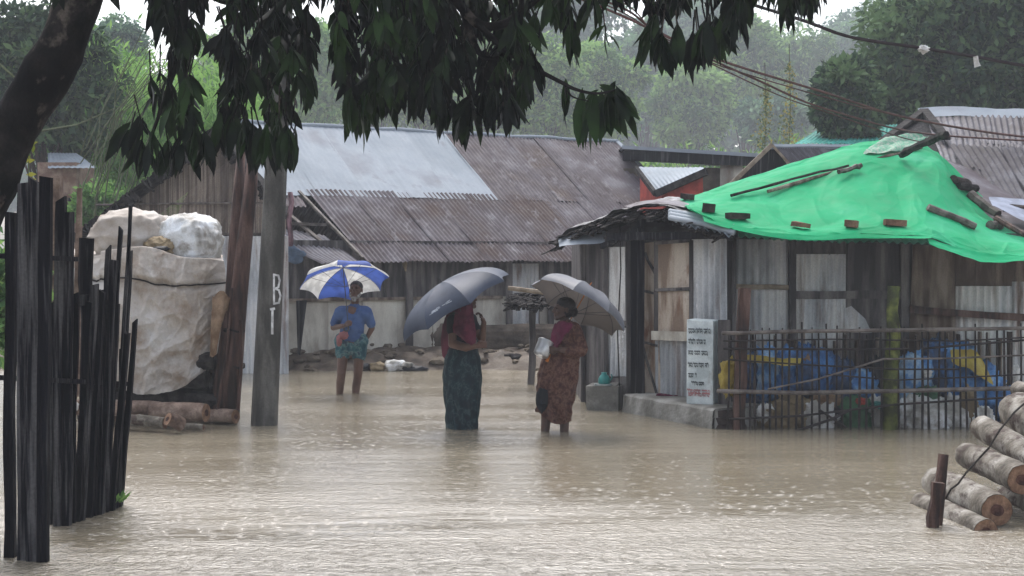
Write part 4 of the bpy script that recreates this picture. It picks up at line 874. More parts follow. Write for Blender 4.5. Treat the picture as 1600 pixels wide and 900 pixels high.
log('log', P(318, 668, 14.0), P(280, 667, 14.05), .03, M['log_bark'], 'pale floating stick beside the reddish chunk', G1)
mb = MB(); mb.blob(P(110, 612, 14.4), (.09, .1, .07), amp=.2, seed=3); build('wood_chunk', mb, M['log_cut'], smooth=True, label='orange brown lump of wood seen through the fence gap', cat='wood')
mb = MB(); mb.blob(P(112, 635, 14.1), (.07, .07, .06), amp=.2, seed=13); build('wood_chunk', mb, M['bag_white'], smooth=True, label='pale stone under the orange lump behind the fence', cat='stone')

GP = 'timber poles leaning beside the firewood'
mb = MB(); mb.tube([P(338, 655, 14.9), P(352, 560, 14.9), P(362, 470, 14.95), (P(368, 380, 15.0)), P(372, 300, 15.05), P(377, 235, 15.1)], [.085, .08, .075, .07, .06, .045], n=10, rough=.12)
build('timber_pole', mb, M['red_wood'], smooth=True, label='left darker one of the two leaning timber poles', cat='pole', group=GP)
mb = MB(); mb.tube([P(356, 660, 14.7), P(366, 560, 14.75), P(373, 470, 14.8), P(382, 380, 14.85), P(392, 300, 14.9), P(398, 225, 14.95)], [.09, .09, .085, .085, .07, .055], n=10, rough=.14)
build('timber_pole', mb, M['red_wood'], smooth=True, label='right reddish one of the two leaning timber poles', cat='pole', group=GP)
for a, b, w, lab in ((P(372, 640, 14.6), P(376, 500, 14.7), .02, 'thin pale stake in front of the leaning timber poles'), (P(340, 640, 14.6), P(362, 450, 14.7), .018, 'thin stick crossing the left timber pole')):
    mb = MB(); mb.tube([a, lerp(a, b, .5) + Vector((.02, 0, 0)), b], w, n=6, rough=.1); build('thin_stake', mb, M['red_wood'], label=lab, cat='stake')
for yy, lb in ((516, 'upper dark rope tying the two timber poles together'), (572, 'lower dark rope tying the two timber poles together')):
    mb = MB(); c = P(366, yy, 14.78); mb.tube([c + Vector((math.cos(q / 12 * 2 * math.pi) * .105, math.sin(q / 12 * 2 * math.pi) * .12, .02 * math.sin(q))) for q in range(13)], .012, n=5); build('binding_rope', mb, M['rope'], label=lb, cat='rope')
for (px, y0, y1, w, lab) in ((89, 275, 420, 15, 'brown square post behind the wide black fence planks'), (124, 294, 420, 7, 'thin orange brown post left of the cream bundle')):
    mb = MB(); mb.beam(P(px - 4, 620, 13), P(px, y0, 13), w * S(13), w * S(13), jit=.008, seg=4, wob=.008); build('wooden_post', mb, M['log_red'], label=lab, cat='post')

# ============================================================ BLACK PLANK FENCE (foreground left)
bf = thing('plank_fence', (-2.9, 8.2, -.2), 'rough black fence of wet planks and sticks at the left edge', 'fence')
def plank(name, xt, yt, xb, yb_, w, d, m='black_wood', thick=None, tw=1.0, seg=14):
    mb = MB(); mb.tint = U(0, 1); a = P(xb, yb_ + 35, d); b = P(xt, yt, d + U(-.02, .02)); th_ = thick or min(.05, w * S(d))
    n_ = seg; ax = (b - a); x = Vector((1, 0, 0)); pts = []; ph = U(0, 9)
    for i in range(n_ + 1):
        t = i / n_; c = lerp(a, b, t) + x * (.012 * noise.noise(Vector((t * 3, ph, 0)))); hw = w * S(d) / 2 * lerp(1, tw, t) * (1 + .22 * noise.noise(Vector((t * 6, ph, 3))))
        zt = (U(-.03, .03), U(-.03, .03)) if i == n_ else (0, 0)
        pts += [c + Vector((-hw, -th_ / 2, zt[0])), c + Vector((hw, -th_ / 2, zt[1])), c + Vector((hw, th_ / 2, zt[1])), c + Vector((-hw, th_ / 2, zt[0]))]
    fs = [(3, 2, 1, 0), tuple(n_ * 4 + k for k in range(4))] + [(i * 4 + k, i * 4 + (k + 1) % 4, i * 4 + 4 + (k + 1) % 4, i * 4 + 4 + k) for i in range(n_) for k in range(4)]
    mb.add(pts, fs); return build(name, mb, M[m], bf)
for q in ((-6, 300, -8, 880, 10, 8.1), (18, 330, 15, 872, 15, 8.15), (38, 286, 36, 878, 17, 8.08), (55, 282, 51, 880, 17, 8.05), (71, 280, 65, 876, 17, 8.03), (95, 310, 90, 822, 14, 9.1), (107, 332, 103, 818, 15, 9.12), (84, 470, 80, 822, 7, 9.15), (119, 455, 112, 812, 8, 9.2)):
    plank('plank', *q)
mb = MB(); mb.tint = .3; mb.tube([P(134, 640, 9.6), P(137, 500, 9.6), P(133, 440, 9.6), P(136, 372, 9.6)], [.045, .046, .047, .052], n=12, rough=.06); rp = build('round_post', mb, M['black_wood'], bf)
mb = MB(); c = P(136, 371.5, 9.6); mb.add([c] + [c + Vector((.048 * math.cos(k * .524), .048 * math.sin(k * .524), .004)) for k in range(12)], [(0, 1 + k, 1 + (k + 1) % 12) for k in range(12)]); build('cut_end', mb, M['concrete'], rp)
mb = MB(); mb.beam(P(112, 470, 9.5), P(160, 466, 9.6), .05, .07, jit=.005); mb.beam(P(0, 400, 8.2), P(120, 405, 9.2), .03, .03); mb.beam(P(0, 590, 8.2), P(200, 600, 9.9), .03, .03); build('rail', mb, M['black_wood'], bf)
for q in ((148, 440, 124, 806, 13, 9.3), (160, 452, 136, 802, 11, 9.4), (170, 385, 150, 800, 9, 9.5), (178, 400, 152, 797, 12, 9.52), (189, 357, 163, 796, 7, 9.6), (204, 320, 176, 792, 6, 9.7),
          (203, 394, 180, 790, 8, 9.75), (212, 500, 186, 788, 9, 9.85), (200, 520, 172, 792, 10, 9.65), (156, 458, 143, 800, 9, 9.45), (192, 540, 183, 788, 10, 9.8), (140, 470, 118, 810, 10, 9.25), (184, 470, 165, 796, 8, 9.58)):
    plank('stick', *q, tw=.8)
# low weeds at the foot of the fence
def tuft(px, py, Y, n, h, m, label, name='weed', sp=.06):
    V = []; c = P(px, py, Y); tn_ = []
    for i in range(n):
        a = U(0, 6.28); l = h * U(.4, 1); d = Vector((math.cos(a) * .5, math.sin(a) * .5, 1)).normalized(); s_ = Vector((-math.sin(a), math.cos(a), 0)) * h * .12
        b = c + Vector((U(-sp, sp), U(-sp, sp), 0)); V += [b - s_ * .5, b + d * l * .5 + s_ - s_ * 2, b + d * l + Vector((math.cos(a), math.sin(a), -.3)) * l * .3, b + d * l * .5 + s_]; tn_.append(U(0, 1))
    return fast_mesh(name, [tuple(v) for v in V], 4, m, tn_, origin=tuple(c), label=label, cat='weed')
tuft(180, 784, 9.75, 60, .10, M['leaf_bamboo'], 'small bright green weed at the foot of the thin black sticks')

# ============================================================ PLINTH, MARKER STONE, TANK, JUG
mb = MB()
a0, a1 = P(972, 645, 15.75), P(1112, 671, 14.2); a0.z = a1.z = 0; dd_ = (a1 - a0).normalized(); nn_ = Vector((-dd_.y, dd_.x, 0)); nn_ = nn_ if nn_.y > 0 else -nn_
L_ = (a1 - a0).length
def plf(u, v):
    top = .205; w = .9
    prof = [(0.02, -.25), (0.0, .02), (0.012, .12), (.02, .185), (.045, top), (.25, top + .005), (.6, top), (w, top)]
    x = v * 7; i = min(6, int(x)); f = x - i; q = (lerp(prof[i][0], prof[i + 1][0], f), lerp(prof[i][1], prof[i + 1][1], f))
    p = a0 + dd_ * (u * L_) + nn_ * q[0]; p.z = q[1]
    k = noise.fractal(p * 4, .8, 2, 4) * .012; return p + Vector((k * .5, k, k * .7))
mb.grid(plf, 60, 30)
mb.beam(a0 + Vector((0, 0, -.03)) + nn_ * .45, a0 + Vector((0, 0, -.03)) + nn_ * .451 + dd_ * .02, .9, .44)
mb.box(a1 - dd_ * .06 + nn_ * .47 + Vector((0, 0, -.03)), (.1, .85, .46), math.atan2(nn_.y, nn_.x) - math.pi / 2)
build('concrete_plinth', mb, M['concrete'], smooth=False, label='low wet concrete step along the foot of the tin hut', cat='step')
mb = MB(); c = P(947, 642, 15.9)
mb.box((c.x, c.y + .2, .0), (.36, .40, .54), R(-12), jit=.012)
for s_ in (1,): mb.box((c.x, c.y + .2, .272), (.30, .34, .02), R(-12), jit=.01)
tk = build('concrete_block', mb, M['concrete'], label='small square concrete block standing in the water left of the step', cat='concrete block')
jg = thing('plastic_jug', P(944, 604, 15.95), 'small teal plastic jug standing on the concrete block', 'jug')
jc = P(944, 604, 16.0); jc.z = .285
mb = MB(); mb.tube([jc + Vector((0, 0, z)) for z in (0, .02, .07, .10, .125, .14)], [.055, .07, .068, .05, .03, .035], n=16); build('jug_body', mb, M['teal'], jg, smooth=True)
mb = MB(); mb.tube([jc + Vector((.06 + .03 * math.sin(k * .5), 0, .04 + k * .016)) for k in range(6)], .008, n=6); build('handle', mb, M['teal'], jg)
mb = MB(); mb.tube([jc + Vector((-.01, 0, -.006)), jc + Vector((-.01, 0, .012))], [.10, .105], n=16); build('soap_dish', mb, M['clear_plastic'], smooth=False, label='flat whitish dish under the teal jug', cat='dish')
# marker stone with its painted lines of script
mk = thing('marker_stone', P(1100, 630, 14.75), 'pale blue painted marker stone with lines of dark script beside the shutter', 'marker stone')
c = P(1093, 630, 14.62); c.z = .205; ang = R(-24); Wm, Dm, Hm = .285, .29, .885
mm = Matrix.Translation(c) @ Matrix.Rotation(ang, 4, 'Z')
mb = MB(); bmx = bmesh.new(); bmesh.ops.create_cube(bmx, size=1)
for v in bmx.verts: v.co = Vector((v.co.x * Wm, v.co.y * Dm + Dm / 2, (v.co.z + .5) * (Hm + (.0 if v.co.x < 0 else -.012))))
bmesh.ops.bevel(bmx, geom=list(bmx.edges), offset=.012, segments=2, affect='EDGES', profile=.6)
mb.add([mm @ v.co for v in bmx.verts], [tuple(v.index for v in f.verts) for f in bmx.faces]); bmx.free()
build('stone_body', mb, M['marker_blue'], mk)
def script_line(z, x0, x1, h, m, seed, tilt=.0):
    q = random.Random(seed); mb = MB(); y = -.004; X = x0
    def S_(x, zz): return mm @ Vector((x - Wm / 2, y, zz))
    while X < x1 - .01:
        wl_ = min(q.uniform(.04, .09), x1 - X); mb.beam(S_(X, z), S_(X + wl_ - .004, z + tilt), .003, .012, up=Vector((0, 0, 1)))
        k = X + .004
        while k < X + wl_ - .008:
            g_ = q.choice((0, 1, 2, 3)); gw = q.uniform(.010, .016); b_ = z - h * q.uniform(.75, 1)
            mb.beam(S_(k + gw, z), S_(k + gw, b_), .003, .0065)
            if g_ == 0: mb.beam(S_(k, z - h * .5), S_(k + gw, b_), .003, .0065)
            if g_ == 1: mb.beam(S_(k, z - h * .3), S_(k + gw, z - h * .6), .003, .0065); mb.beam(S_(k, z - h * .3), S_(k, z - h * .8), .003, .0065)
            if g_ == 2: mb.beam(S_(k, z - h * .4), S_(k + gw * .5, z - h * .9), .003, .0065); mb.beam(S_(k + gw * .5, z - h * .9), S_(k + gw, z - h * .5), .003, .0065)
            if g_ == 3: mb.beam(S_(k + gw * .4, z), S_(k, z + h * .35), .003, .0065)
            k += gw + q.uniform(.003, .006)
        X += wl_ + .008
    build('painted_script', mb, m, mk)
for i, (z, x0, x1, h, m) in enumerate(((.785, .02, .255, .045, 'ink_dark'), (.672, .02, .21, .042, 'ink_dark'), (.555, .02, .225, .042, 'ink_dark'), (.428, .015, .24, .042, 'ink_dark'), (.318, .02, .115, .04, 'ink_dark'), (.232, .055, .195, .033, 'ink_dark'), (.150, .01, .25, .04, 'ink_red'), (.115, .02, .25, .03, 'ink_red'))):
    script_line(z, x0, x1, h * 1.1, M[m], i + 5)
mb = MB()
for i in range(6): mb.blob(P(1030 + i * 5 + U(-3, 3), 617 + i * .6, 15.5), (U(.03, .05), .03, .018), amp=.4, seed=i, sub=2)
build('red_rag', mb, M['magenta'], smooth=True, label='crumpled red rag lying on the concrete step by the wall', cat='rag')
for k, (yy, sx, lab) in enumerate(((645, .34, 'topmost of the three dark wet blocks by the bamboo fence'), (658, .32, 'middle one of the three dark wet blocks by the bamboo fence'), (669, .34, 'lowest of the three dark wet blocks, touching the water'))):
    mb = MB(); c = P(1137, yy, 14.35); mb.box(c, (sx, .22, .082), R(-4 + k * 3), jit=.014); build('stone_block', mb, M['dark_brick'], label=lab, cat='block', group='dark blocks stacked at the end of the step')

# ============================================================ BAMBOO FENCE round the sacks
fc = thing('bamboo_fence', (P(1350, 672, 14.15)), 'openwork fence of thin dark bamboo with long rails across the sacks', 'fence')
Yf = 14.15
for k, px in enumerate([1136, 1158, 1172, 1180, 1192, 1203, 1213, 1221, 1232, 1243, 1254, 1268, 1281, 1293, 1305, 1316, 1329, 1342, 1353, 1364, 1377, 1389, 1405, 1415, 1428, 1441, 1452, 1467, 1478, 1490, 1501, 1512, 1526, 1540, 1556, 1568, 1582, 1598]):
    mb = MB(); mb.tint = U(0, 1); y0 = 517 - (U(2, 14) if k % 3 else U(-8, 3)); x1 = px + U(-3, 3)
    mb.tube([P(px, 690, Yf), P((px + x1) / 2 + U(-1.5, 1.5), 610, Yf + U(-.01, .01)), P(x1, y0, Yf)], [U(.010, .017), U(.009, .015), U(.006, .011)], n=6, rough=.08); build('bamboo_upright', mb, M['bamboo_dark'], fc)
for (pts, r, m, lab) in (
    ([(1128, 521), (1240, 518), (1400, 516), (1600, 513), (1700, 512)], .020, 'bamboo_pale', 'grey top rail'),
    ([(1120, 611), (1250, 614), (1400, 611), (1570, 607), (1600, 607)], .022, 'bamboo_pale', 'thick middle rail'),
    ([(1130, 545), (1300, 546), (1420, 545)], .012, 'bamboo_dark', None), ([(1138, 562), (1260, 570), (1400, 577), (1500, 577)], .009, 'bamboo_dark', None),
    ([(1200, 608), (1280, 592), (1380, 561), (1480, 560), (1600, 555)], .010, 'bamboo_pale', None), ([(1440, 545), (1520, 538), (1620, 530)], .012, 'bamboo_dark', None),
    ([(1140, 655), (1250, 650), (1400, 632), (1560, 622), (1620, 618)], .012, 'bamboo_dark', None), ([(1130, 533), (1300, 530), (1500, 533), (1640, 525)], .008, 'bamboo_dark', None),
    ([(1290, 585), (1400, 594), (1500, 590), (1600, 585)], .008, 'bamboo_dark', None), ([(1240, 675), (1300, 655), (1330, 640)], .014, 'bamboo_dark', None), ([(1280, 640), (1310, 660), (1322, 668)], .012, 'bamboo_dark', None)):
    mb = MB(); mb.tube([P(x, y, Yf - .03) for x, y in pts], r, n=7, rough=.07); build('bamboo_rail', mb, M[m], fc, label=lab)
mb = MB(); mb.beam(P(1153, 690, Yf + .05), P(1163, 450, Yf + .05), .115, .1, jit=.006, seg=5, wob=.008); build('corner_post', mb, M['red_wood'], fc, label='reddish brown square corner post')
mb = MB(); mb.tube([P(1391, 690, Yf + .05), P(1391, 600, Yf + .05), P(1397, 520, Yf + .06), P(1394, 485, Yf + .06), P(1397, 447, Yf + .06)], [.085, .08, .075, .058, .062], n=10, rough=.1); build('mossy_post', mb, M['algae'], fc, smooth=True, label='yellow green mossy post')
mb = MB(); mb.beam(P(1131, 690, 14.6), P(1131, 500, 14.6), .12, .08, jit=.006, seg=4, wob=.006); build('dark_post', mb, M['dark_board'], fc)

# ============================================================ SACKS AND PLASTIC behind the fence
GS = 'plastic sacks heaped behind the bamboo fence'
def sack(px, py, rx, ry, Y, m, label, seed, amp=.36, rot=0, cat='sack', boxy=.2):
    mb = MB(); mb.tint = U(0, 1); c = P(px, py, Y); mb.blob(c, (rx * S(Y), min(.22, rx * S(Y) * .8), ry * S(Y)), amp=amp, fr=2.3, seed=seed, sub=4, rot=rot, boxy=boxy)
    return build('plastic_sack' if cat == 'sack' else cat.replace(' ', '_'), mb, M[m], smooth=True, label=label, cat=cat, group=GS if cat == 'sack' else None)
for i, q in enumerate((
    (1175, 600, 22, 44, 14.85, 'bag_blue', 'blue sack just right of the reddish corner post'),
    (1200, 585, 16, 40, 14.7, 'bag_blue', 'upright light blue sack beside the reddish corner post'),
    (1228, 592, 20, 42, 14.75, 'bag_blue', 'bright blue sack under the yellow wrapper strip'),
    (1258, 580, 18, 38, 14.7, 'bag_blue', 'blue sack left of the brown topped one'),
    (1284, 590, 18, 40, 14.8, 'bag_blue', 'grey blue sack with a brown rag on its top'),
    (1312, 600, 22, 36, 14.8, 'bag_blue', 'dull blue sack in the middle gap of the heap'),
    (1345, 612, 24, 30, 14.8, 'bag_blue', 'dark bluish sack low in the middle of the heap'),
    (1372, 596, 18, 34, 14.85, 'bag_dark', 'dark sack pressed against the mossy post'),
    (1428, 600, 26, 44, 14.7, 'bag_blue', 'blue sack just right of the mossy post'),
    (1462, 580, 24, 46, 14.8, 'bag_blue', 'tall blue sack under the dark opening'),
    (1496, 590, 26, 50, 14.75, 'bag_blue', 'largest deep blue sack left of the yellow sheet'),
    (1532, 610, 28, 38, 14.7, 'bag_blue', 'blue sack under the yellow sheet'),
    (1556, 628, 24, 26, 14.65, 'bag_blue', 'lowest right blue sack beside the log pile'),
    (1218, 656, 30, 26, 14.45, 'bag_tan', 'tan sack at the water line near the corner post'),
    (1246, 652, 26, 28, 14.5, 'bag_tan', 'yellowish tan sack sitting in the water'),
    (1196, 648, 13, 15, 14.4, 'bag_white', 'small white bag between corner post and tan sack'),
    (1278, 655, 24, 24, 14.4, 'bag_white', 'shiny white sack at the water right of the tan ones'),
    (1310, 652, 18, 22, 14.5, 'bag_dark', 'grey dark sack in the water at the centre'),
    (1336, 650, 22, 26, 14.45, 'bag_green', 'dark green bag in the water left of the mossy post'),
    (1370, 652, 18, 28, 14.5, 'bag_white', 'pale sack touching the left of the mossy post'),
    (1440, 652, 40, 28, 14.45, 'bag_white', 'widest white sack lying in the water'),
    (1490, 650, 26, 28, 14.5, 'bag_white', 'white sack right of the widest one'),
    (1512, 640, 14, 30, 14.45, 'bag_tan', 'narrow yellow tan sack near the log pile'),
    (1534, 656, 16, 20, 14.4, 'bag_white', 'small pale sack nearest the log pile'),
    (1448, 622, 18, 16, 14.5, 'bag_green', 'bright green bag on top of the widest white sack'),
    (1236, 628, 18, 12, 14.5, 'bag_tan', 'yellowish scrap on top of the tan sacks'),
    (1290, 628, 22, 10, 14.5, 'cardboard', 'brown pink wad lying over the white sack'))):
    sack(*q, seed=i * 3 + 2, rot=U(-.3, .3))
sack(1140, 590, 13, 26, 14.35, 'bag_yellow', 'bright yellow bag hanging left of the reddish corner post', 77, rot=.2, cat='yellow bag')
sack(1345, 627, 7, 5, 14.35, 'red_sheet', 'tiny red lid on the dark green bag', 33, cat='plastic scrap')
sack(1376, 633, 14, 5, 14.35, 'teal', 'small teal strip of plastic left of the mossy post', 34, cat='plastic strip')
sack(1449, 583, 6, 6, 14.4, 'bag_white', 'small round white lid on the blue sacks', 35, cat='plastic scrap')
sack(1588, 585, 5, 12, 14.4, 'bag_white', 'small white scrap at the right end of the fence', 36, cat='plastic scrap')
for pts, lab in (([(1485, 547), (1512, 552), (1530, 560)], 0), ([(1500, 570), (1535, 572), (1552, 596)], 1)): pass
mb = MB(); mb.grid(patch([[(1488, 566, 14.5), (1515, 578, 14.42), (1535, 590, 14.45), (1552, 602, 14.45)], [(1484, 548, 14.62), (1508, 546, 14.58), (1528, 552, 14.58), (1549, 590, 14.5)]], 12, 6, amp=.03, fr=4, seed=2), 30, 14)
build('yellow_sheet', mb, M['bag_yellow'], smooth=True, label='crumpled yellow plastic sheet over the right blue sacks', cat='plastic sheet')
mb = MB(); mb.grid(patch([[(1158, 566, 14.5), (1200, 568, 14.42), (1250, 572, 14.45)], [(1150, 556, 14.62), (1200, 556, 14.58), (1252, 561, 14.58)]], 12, 6, amp=.03, fr=4, seed=3), 30, 8)
build('yellow_wrapper', mb, M['bag_yellow'], smooth=True, label='long yellow wrapper strip over the left blue sacks', cat='wrapper')
mb = MB(); mb.blob(P(1263, 560, 14.65), (.07, .06, .05), amp=.3, seed=3); build('brown_rag', mb, M['cardboard'], smooth=True, label='brown rag on top of the blue sacks', cat='rag')
mb = MB(); mb.beam(P(1142, 700, 15.2), P(1700, 700, 15.2), .04, 1.05); 
mb2 = MB()
for i in range(28): a = 1145 + i * 16; mb2.tint = U(0, .6); mb2.beam(P(a, 690, 15.28), P(a + U(-2, 2), 525 + U(-8, 8), 15.28), .012, .10, up=Vector((0, 1, 0)))
build('board_skirt', mb2, M['brown_board'], rh)

# ============================================================ LOG PILE (foreground right)
GL = 'cut logs tied in a pile at the lower right'
log('log', P(1541, 832, 8.95), P(1438, 788, 9.95), .085, M['log_bark'], 'lowest pale log of the pile, half under water', GL)
log('log', P(1558, 797, 9.06), P(1462, 752, 10.2), .104, M['log_bark'], 'log with dark heart end resting behind the stake', GL, taper=1.0)
log('log', P(1597, 750, 9.15), P(1512, 712, 10.2), .100, M['log_bark'], 'log of the second row with orange cut end at the photo edge', GL)
log('log', P(1645, 738, 9.1), P(1535, 668, 10.4), .095, M['log_bark'], 'mottled pinkish grey log of the third row', GL)
log('log', P(1690, 706, 9.4), P(1590, 642, 10.6), .155, M['log_bark'], 'thickest log near the top of the pile', GL)
log('log', P(1700, 640, 9.9), P(1590, 608, 10.8), .065, M['log_bark'], 'thin knotty log on the very top of the pile', GL)
log('log', P(1662, 800, 9.2), P(1580, 780, 10.3), .12, M['log_bark'], 'shadowed log at the bottom right of the pile', GL)
log('log', P(1640, 835, 9.3), P(1560, 815, 10.3), .08, M['thatch'], 'black soaked log under the pile at the water', GL)
for (x_, z_, r_, w_) in ((3.86, .09, .105, 'left log of the bottom row'), (4.10, .09, .11, 'middle log of the bottom row'), (4.34, .09, .11, 'right log of the bottom row'), (3.97, .27, .10, 'left log of the second row'), (4.22, .28, .11, 'right log of the second row'), (4.10, .46, .10, 'topmost log')):
    log('log', (x_, 9.35 + U(-.08, .08), z_), (x_ - .05, 10.5 + U(-.08, .08), z_), r_, M['log_bark'], w_ + ' in the far right flank of the log pile', GL)
st_ = thing('wooden_stake', P(1466, 820, 9.12), 'dark leaning stake driven in front of the log pile', 'stake')
mb = MB(); mb.tube([P(1462, 840, 9.15), P(1466, 790, 9.15), P(1474, 710, 9.2)], [.038, .038, .034], n=8, rough=.08); build('stake_body', mb, M['red_wood'], st_)
mb = MB(); mb.beam(P(1456, 838, 9.05), P(1466, 754, 9.05), .065, .05, jit=.008, seg=3, wob=.006); build('side_slat', mb, M['red_wood'], st_)
mb = MB(); mb.tube([P(1478, 778, 9.25), P(1486, 764, 9.15), P(1497, 756, 9.2), P(1510, 738, 9.25), P(1530, 716, 9.35), P(1545, 700, 9.35), P(1562, 672, 9.45), P(1585, 644, 9.6), P(1610, 622, 9.8)], .007, n=6)
build('tie_rope', mb, M['rope'], label='dark rope tied slantwise over the log pile', cat='rope')

# ============================================================ DEBRIS on the bank
GD = 'rubbish lying on the muddy bank'
for (px, py, rx, ry, m, lab) in ((618, 571, 16, 8, 'bag_white', 'white plastic bag on the bank right of the man'), (590, 573, 12, 7, 'bag_tan', 'brownish crumpled bag beside the white one'),
                                 (645, 577, 20, 6, 'bag_dark', 'dark flat sack at the water edge'), (636, 570, 10, 4, 'concrete', 'grey stone behind the dark flat sack'),
                                 (480, 561, 12, 4, 'mud', 'low clod of mud on the left of the bank'), (566, 572, 10, 5, 'bag_dark', 'small dark rag by the brownish bag'),
                                 (800, 560, 14, 7, 'thatch', 'black lump in place of the dark hole under the pale wall')):  # last one is no rubbish: black colour imitates the shade inside a hole
    mb = MB(); Y = 21.45 if py > 565 else 22.0; mb.blob(P(px, py, Y), (rx * S(Y), .12, ry * S(Y)), amp=.35, fr=2, seed=px, sub=3, boxy=.2); build('rubbish' if 'stone' not in lab and 'clod' not in lab else 'stone', mb, M[m], smooth=True, label=lab, cat='rubbish' if 'stone' not in lab else 'stone', group=GD)
for (px, py, lab) in ((995, 632, 0), (1085, 672, 1)): pass

mb = MB()
for k in range(150):
    x = U(-4.6, 1.6); y = U(21.2, 22.6 + max(0, x + 3) * .5); r_ = U(.025, .09); mb.blob((x, y, gz(x, y) + r_ * .2), (r_ * U(1, 1.6), r_, r_ * .6), amp=.4, fr=2, seed=k, sub=2, rot=U(0, 3))
build('rubble', mb, M['mud_wall'], kind='stuff')
# ============================================================ PEOPLE
def capsule(mb, a, b, ra, rb, n=14):
    a, b = Vector(a), Vector(b); d = b - a; L = d.length
    if L < 1e-5: d = Vector((0, 0, 1)); L = 1e-5
    d.normalize(); pts = []; rs = []
    for k in (0.05, .45, .8): pts.append(a - d * ra * math.cos(k * math.pi / 2)); rs.append(ra * math.sin(k * math.pi / 2))
    for k in range(5): t = k / 4; pts.append(lerp(a, b, t)); rs.append(lerp(ra, rb, t))
    for k in (.8, .45, .05): pts.append(b + d * rb * math.cos(k * math.pi / 2)); rs.append(rb * math.sin(k * math.pi / 2))
    mb.tube(pts, rs, n=n)
def ellip(mb, c, r, rot=None):
    bm = bmesh.new(); bmesh.ops.create_icosphere(bm, subdivisions=3, radius=1); c = Vector(c)
    m = rot or Matrix.Identity(3)
    mb.add([c + m @ Vector((v.co.x * r[0], v.co.y * r[1], v.co.z * r[2])) for v in bm.verts], [tuple(v.index for v in f.verts) for f in bm.faces]); bm.free()
def fuse(name, mb, m, parent, voxel=.006, smooth_it=2, disp=None, label=None, cut=None):
    """one continuous skin grown round the shapes in mb"""
    me = bpy.data.meshes.new('temporary'); o_ = WL[parent]
    me.from_pydata([tuple(v) for v in mb.v], [], mb.f); t = bpy.data.objects.new('temporary', me); COL.objects.link(t)
    r_ = t.modifiers.new('r', 'REMESH'); r_.mode = 'VOXEL'; r_.voxel_size = voxel; s_ = t.modifiers.new('s', 'SMOOTH'); s_.iterations = smooth_it; s_.factor = .5
    dg = bpy.context.evaluated_depsgraph_get(); dg.update(); ev = t.evaluated_get(dg); new = bpy.data.meshes.new_from_object(ev)
    V = [v.co.copy() for v in new.vertices]; Fs = [tuple(p.vertices) for p in new.polygons]
    bpy.data.objects.remove(t); bpy.data.meshes.remove(me); bpy.data.meshes.remove(new)
    if disp: V = [disp(v) for v in V]
    out = MB(); out.add(V, Fs); return build(name, out, m, parent, smooth=True, label=label)
def hand(mb, wrist, palm_dir, across, curl, size=1.0, thumb_side=1):
    """palm, four bent fingers and a thumb; curl > 0 bends the fingers towards -normal"""
    d = Vector(palm_dir).normalized(); a = Vector(across); a = (a - d * a.dot(d)).normalized(); nrm = d.cross(a)
    w = Vector(wrist); s_ = size; pc = w + d * .045 * s_
    capsule(mb, w, w + d * .03 * s_, .023 * s_, .026 * s_)
    for k in (-1, -.33, .33, 1): capsule(mb, w + d * .015 * s_ + a * k * .014 * s_, w + d * .085 * s_ + a * k * .028 * s_, .014 * s_, .0125 * s_, n=8)
    for k, L_ in ((-1, .055), (-.33, .072), (.33, .078), (1, .068)):
        p = w + d * .09 * s_ + a * k * .029 * s_; ang = curl * .5
        for j, f in enumerate((.45, .32, .23)):
            dd = (d * math.cos(ang) - nrm * math.sin(ang) + a * k * .06).normalized(); q = p + dd * L_ * f * s_; capsule(mb, p, q, (.0095 - j * .001) * s_, (.009 - j * .001) * s_, n=8); p = q; ang += curl
    p = w + d * .03 * s_ + a * thumb_side * .026 * s_; q = p + (d * .6 + a * thumb_side * .6 - nrm * .4).normalized() * .035 * s_; capsule(mb, p, q, .012 * s_, .0105 * s_, n=8)
    capsule(mb, q, q + (d * .9 + a * thumb_side * .05 - nrm * .5 * curl).normalized() * .028 * s_, .0105 * s_, .009 * s_, n=8)
def head(mb, c, yaw, pitch=0.0, s_=1.0):
    """c: centre of the head; yaw 0 looks towards the camera (-Y), positive turns to the photo's right"""
    m = Matrix.Rotation(yaw, 3, 'Z') @ Matrix.Rotation(-pitch, 3, 'X')
    q = lambda x, y, z: Vector(c) + m @ (Vector((x, y, z)) * s_)
    ellip(mb, q(0, .012, .025), [k * s_ for k in (.074, .092, .088)], m); ellip(mb, q(0, -.018, -.03), [k * s_ for k in (.058, .070, .080)], m)
    capsule(mb, q(-.02, -.062, -.092), q(.02, -.062, -.092), .022 * s_, .022 * s_)                 # chin
    capsule(mb, q(-.045, -.01, -.06), q(-.02, -.055, -.088), .024 * s_, .02 * s_); capsule(mb, q(.045, -.01, -.06), q(.02, -.055, -.088), .024 * s_, .02 * s_)
    capsule(mb, q(0, -.083, .012), q(0, -.102, -.028), .010 * s_, .015 * s_); capsule(mb, q(-.013, -.088, -.032), q(.013, -.088, -.032), .010 * s_, .010 * s_)   # nose
    capsule(mb, q(-.035, -.076, .026), q(.035, -.076, .026), .013 * s_, .013 * s_)                 # brow
    capsule(mb, q(-.018, -.082, -.056), q(.018, -.082, -.056), .0085 * s_, .0085 * s_); capsule(mb, q(-.015, -.080, -.068), q(.015, -.080, -.068), .009 * s_, .009 * s_)   # lips
    for sx in (-1, 1):
        ellip(mb, q(sx * .042, -.066, -.022), [k * s_ for k in (.02, .016, .018)], m)
        ellip(mb, q(sx * .079, .012, -.008), [k * s_ for k in (.009, .018, .030)], m)              # ear
    return q, m
def eyes(q, m, parent, s_=1.0):
    for sx in (-1, 1):
        mb = MB(); ellip(mb, q(sx * .030, -.082, .006), [k * s_ for k in (.013, .007, .006)], m); build('eye', mb, M['eye'], parent, smooth=True)
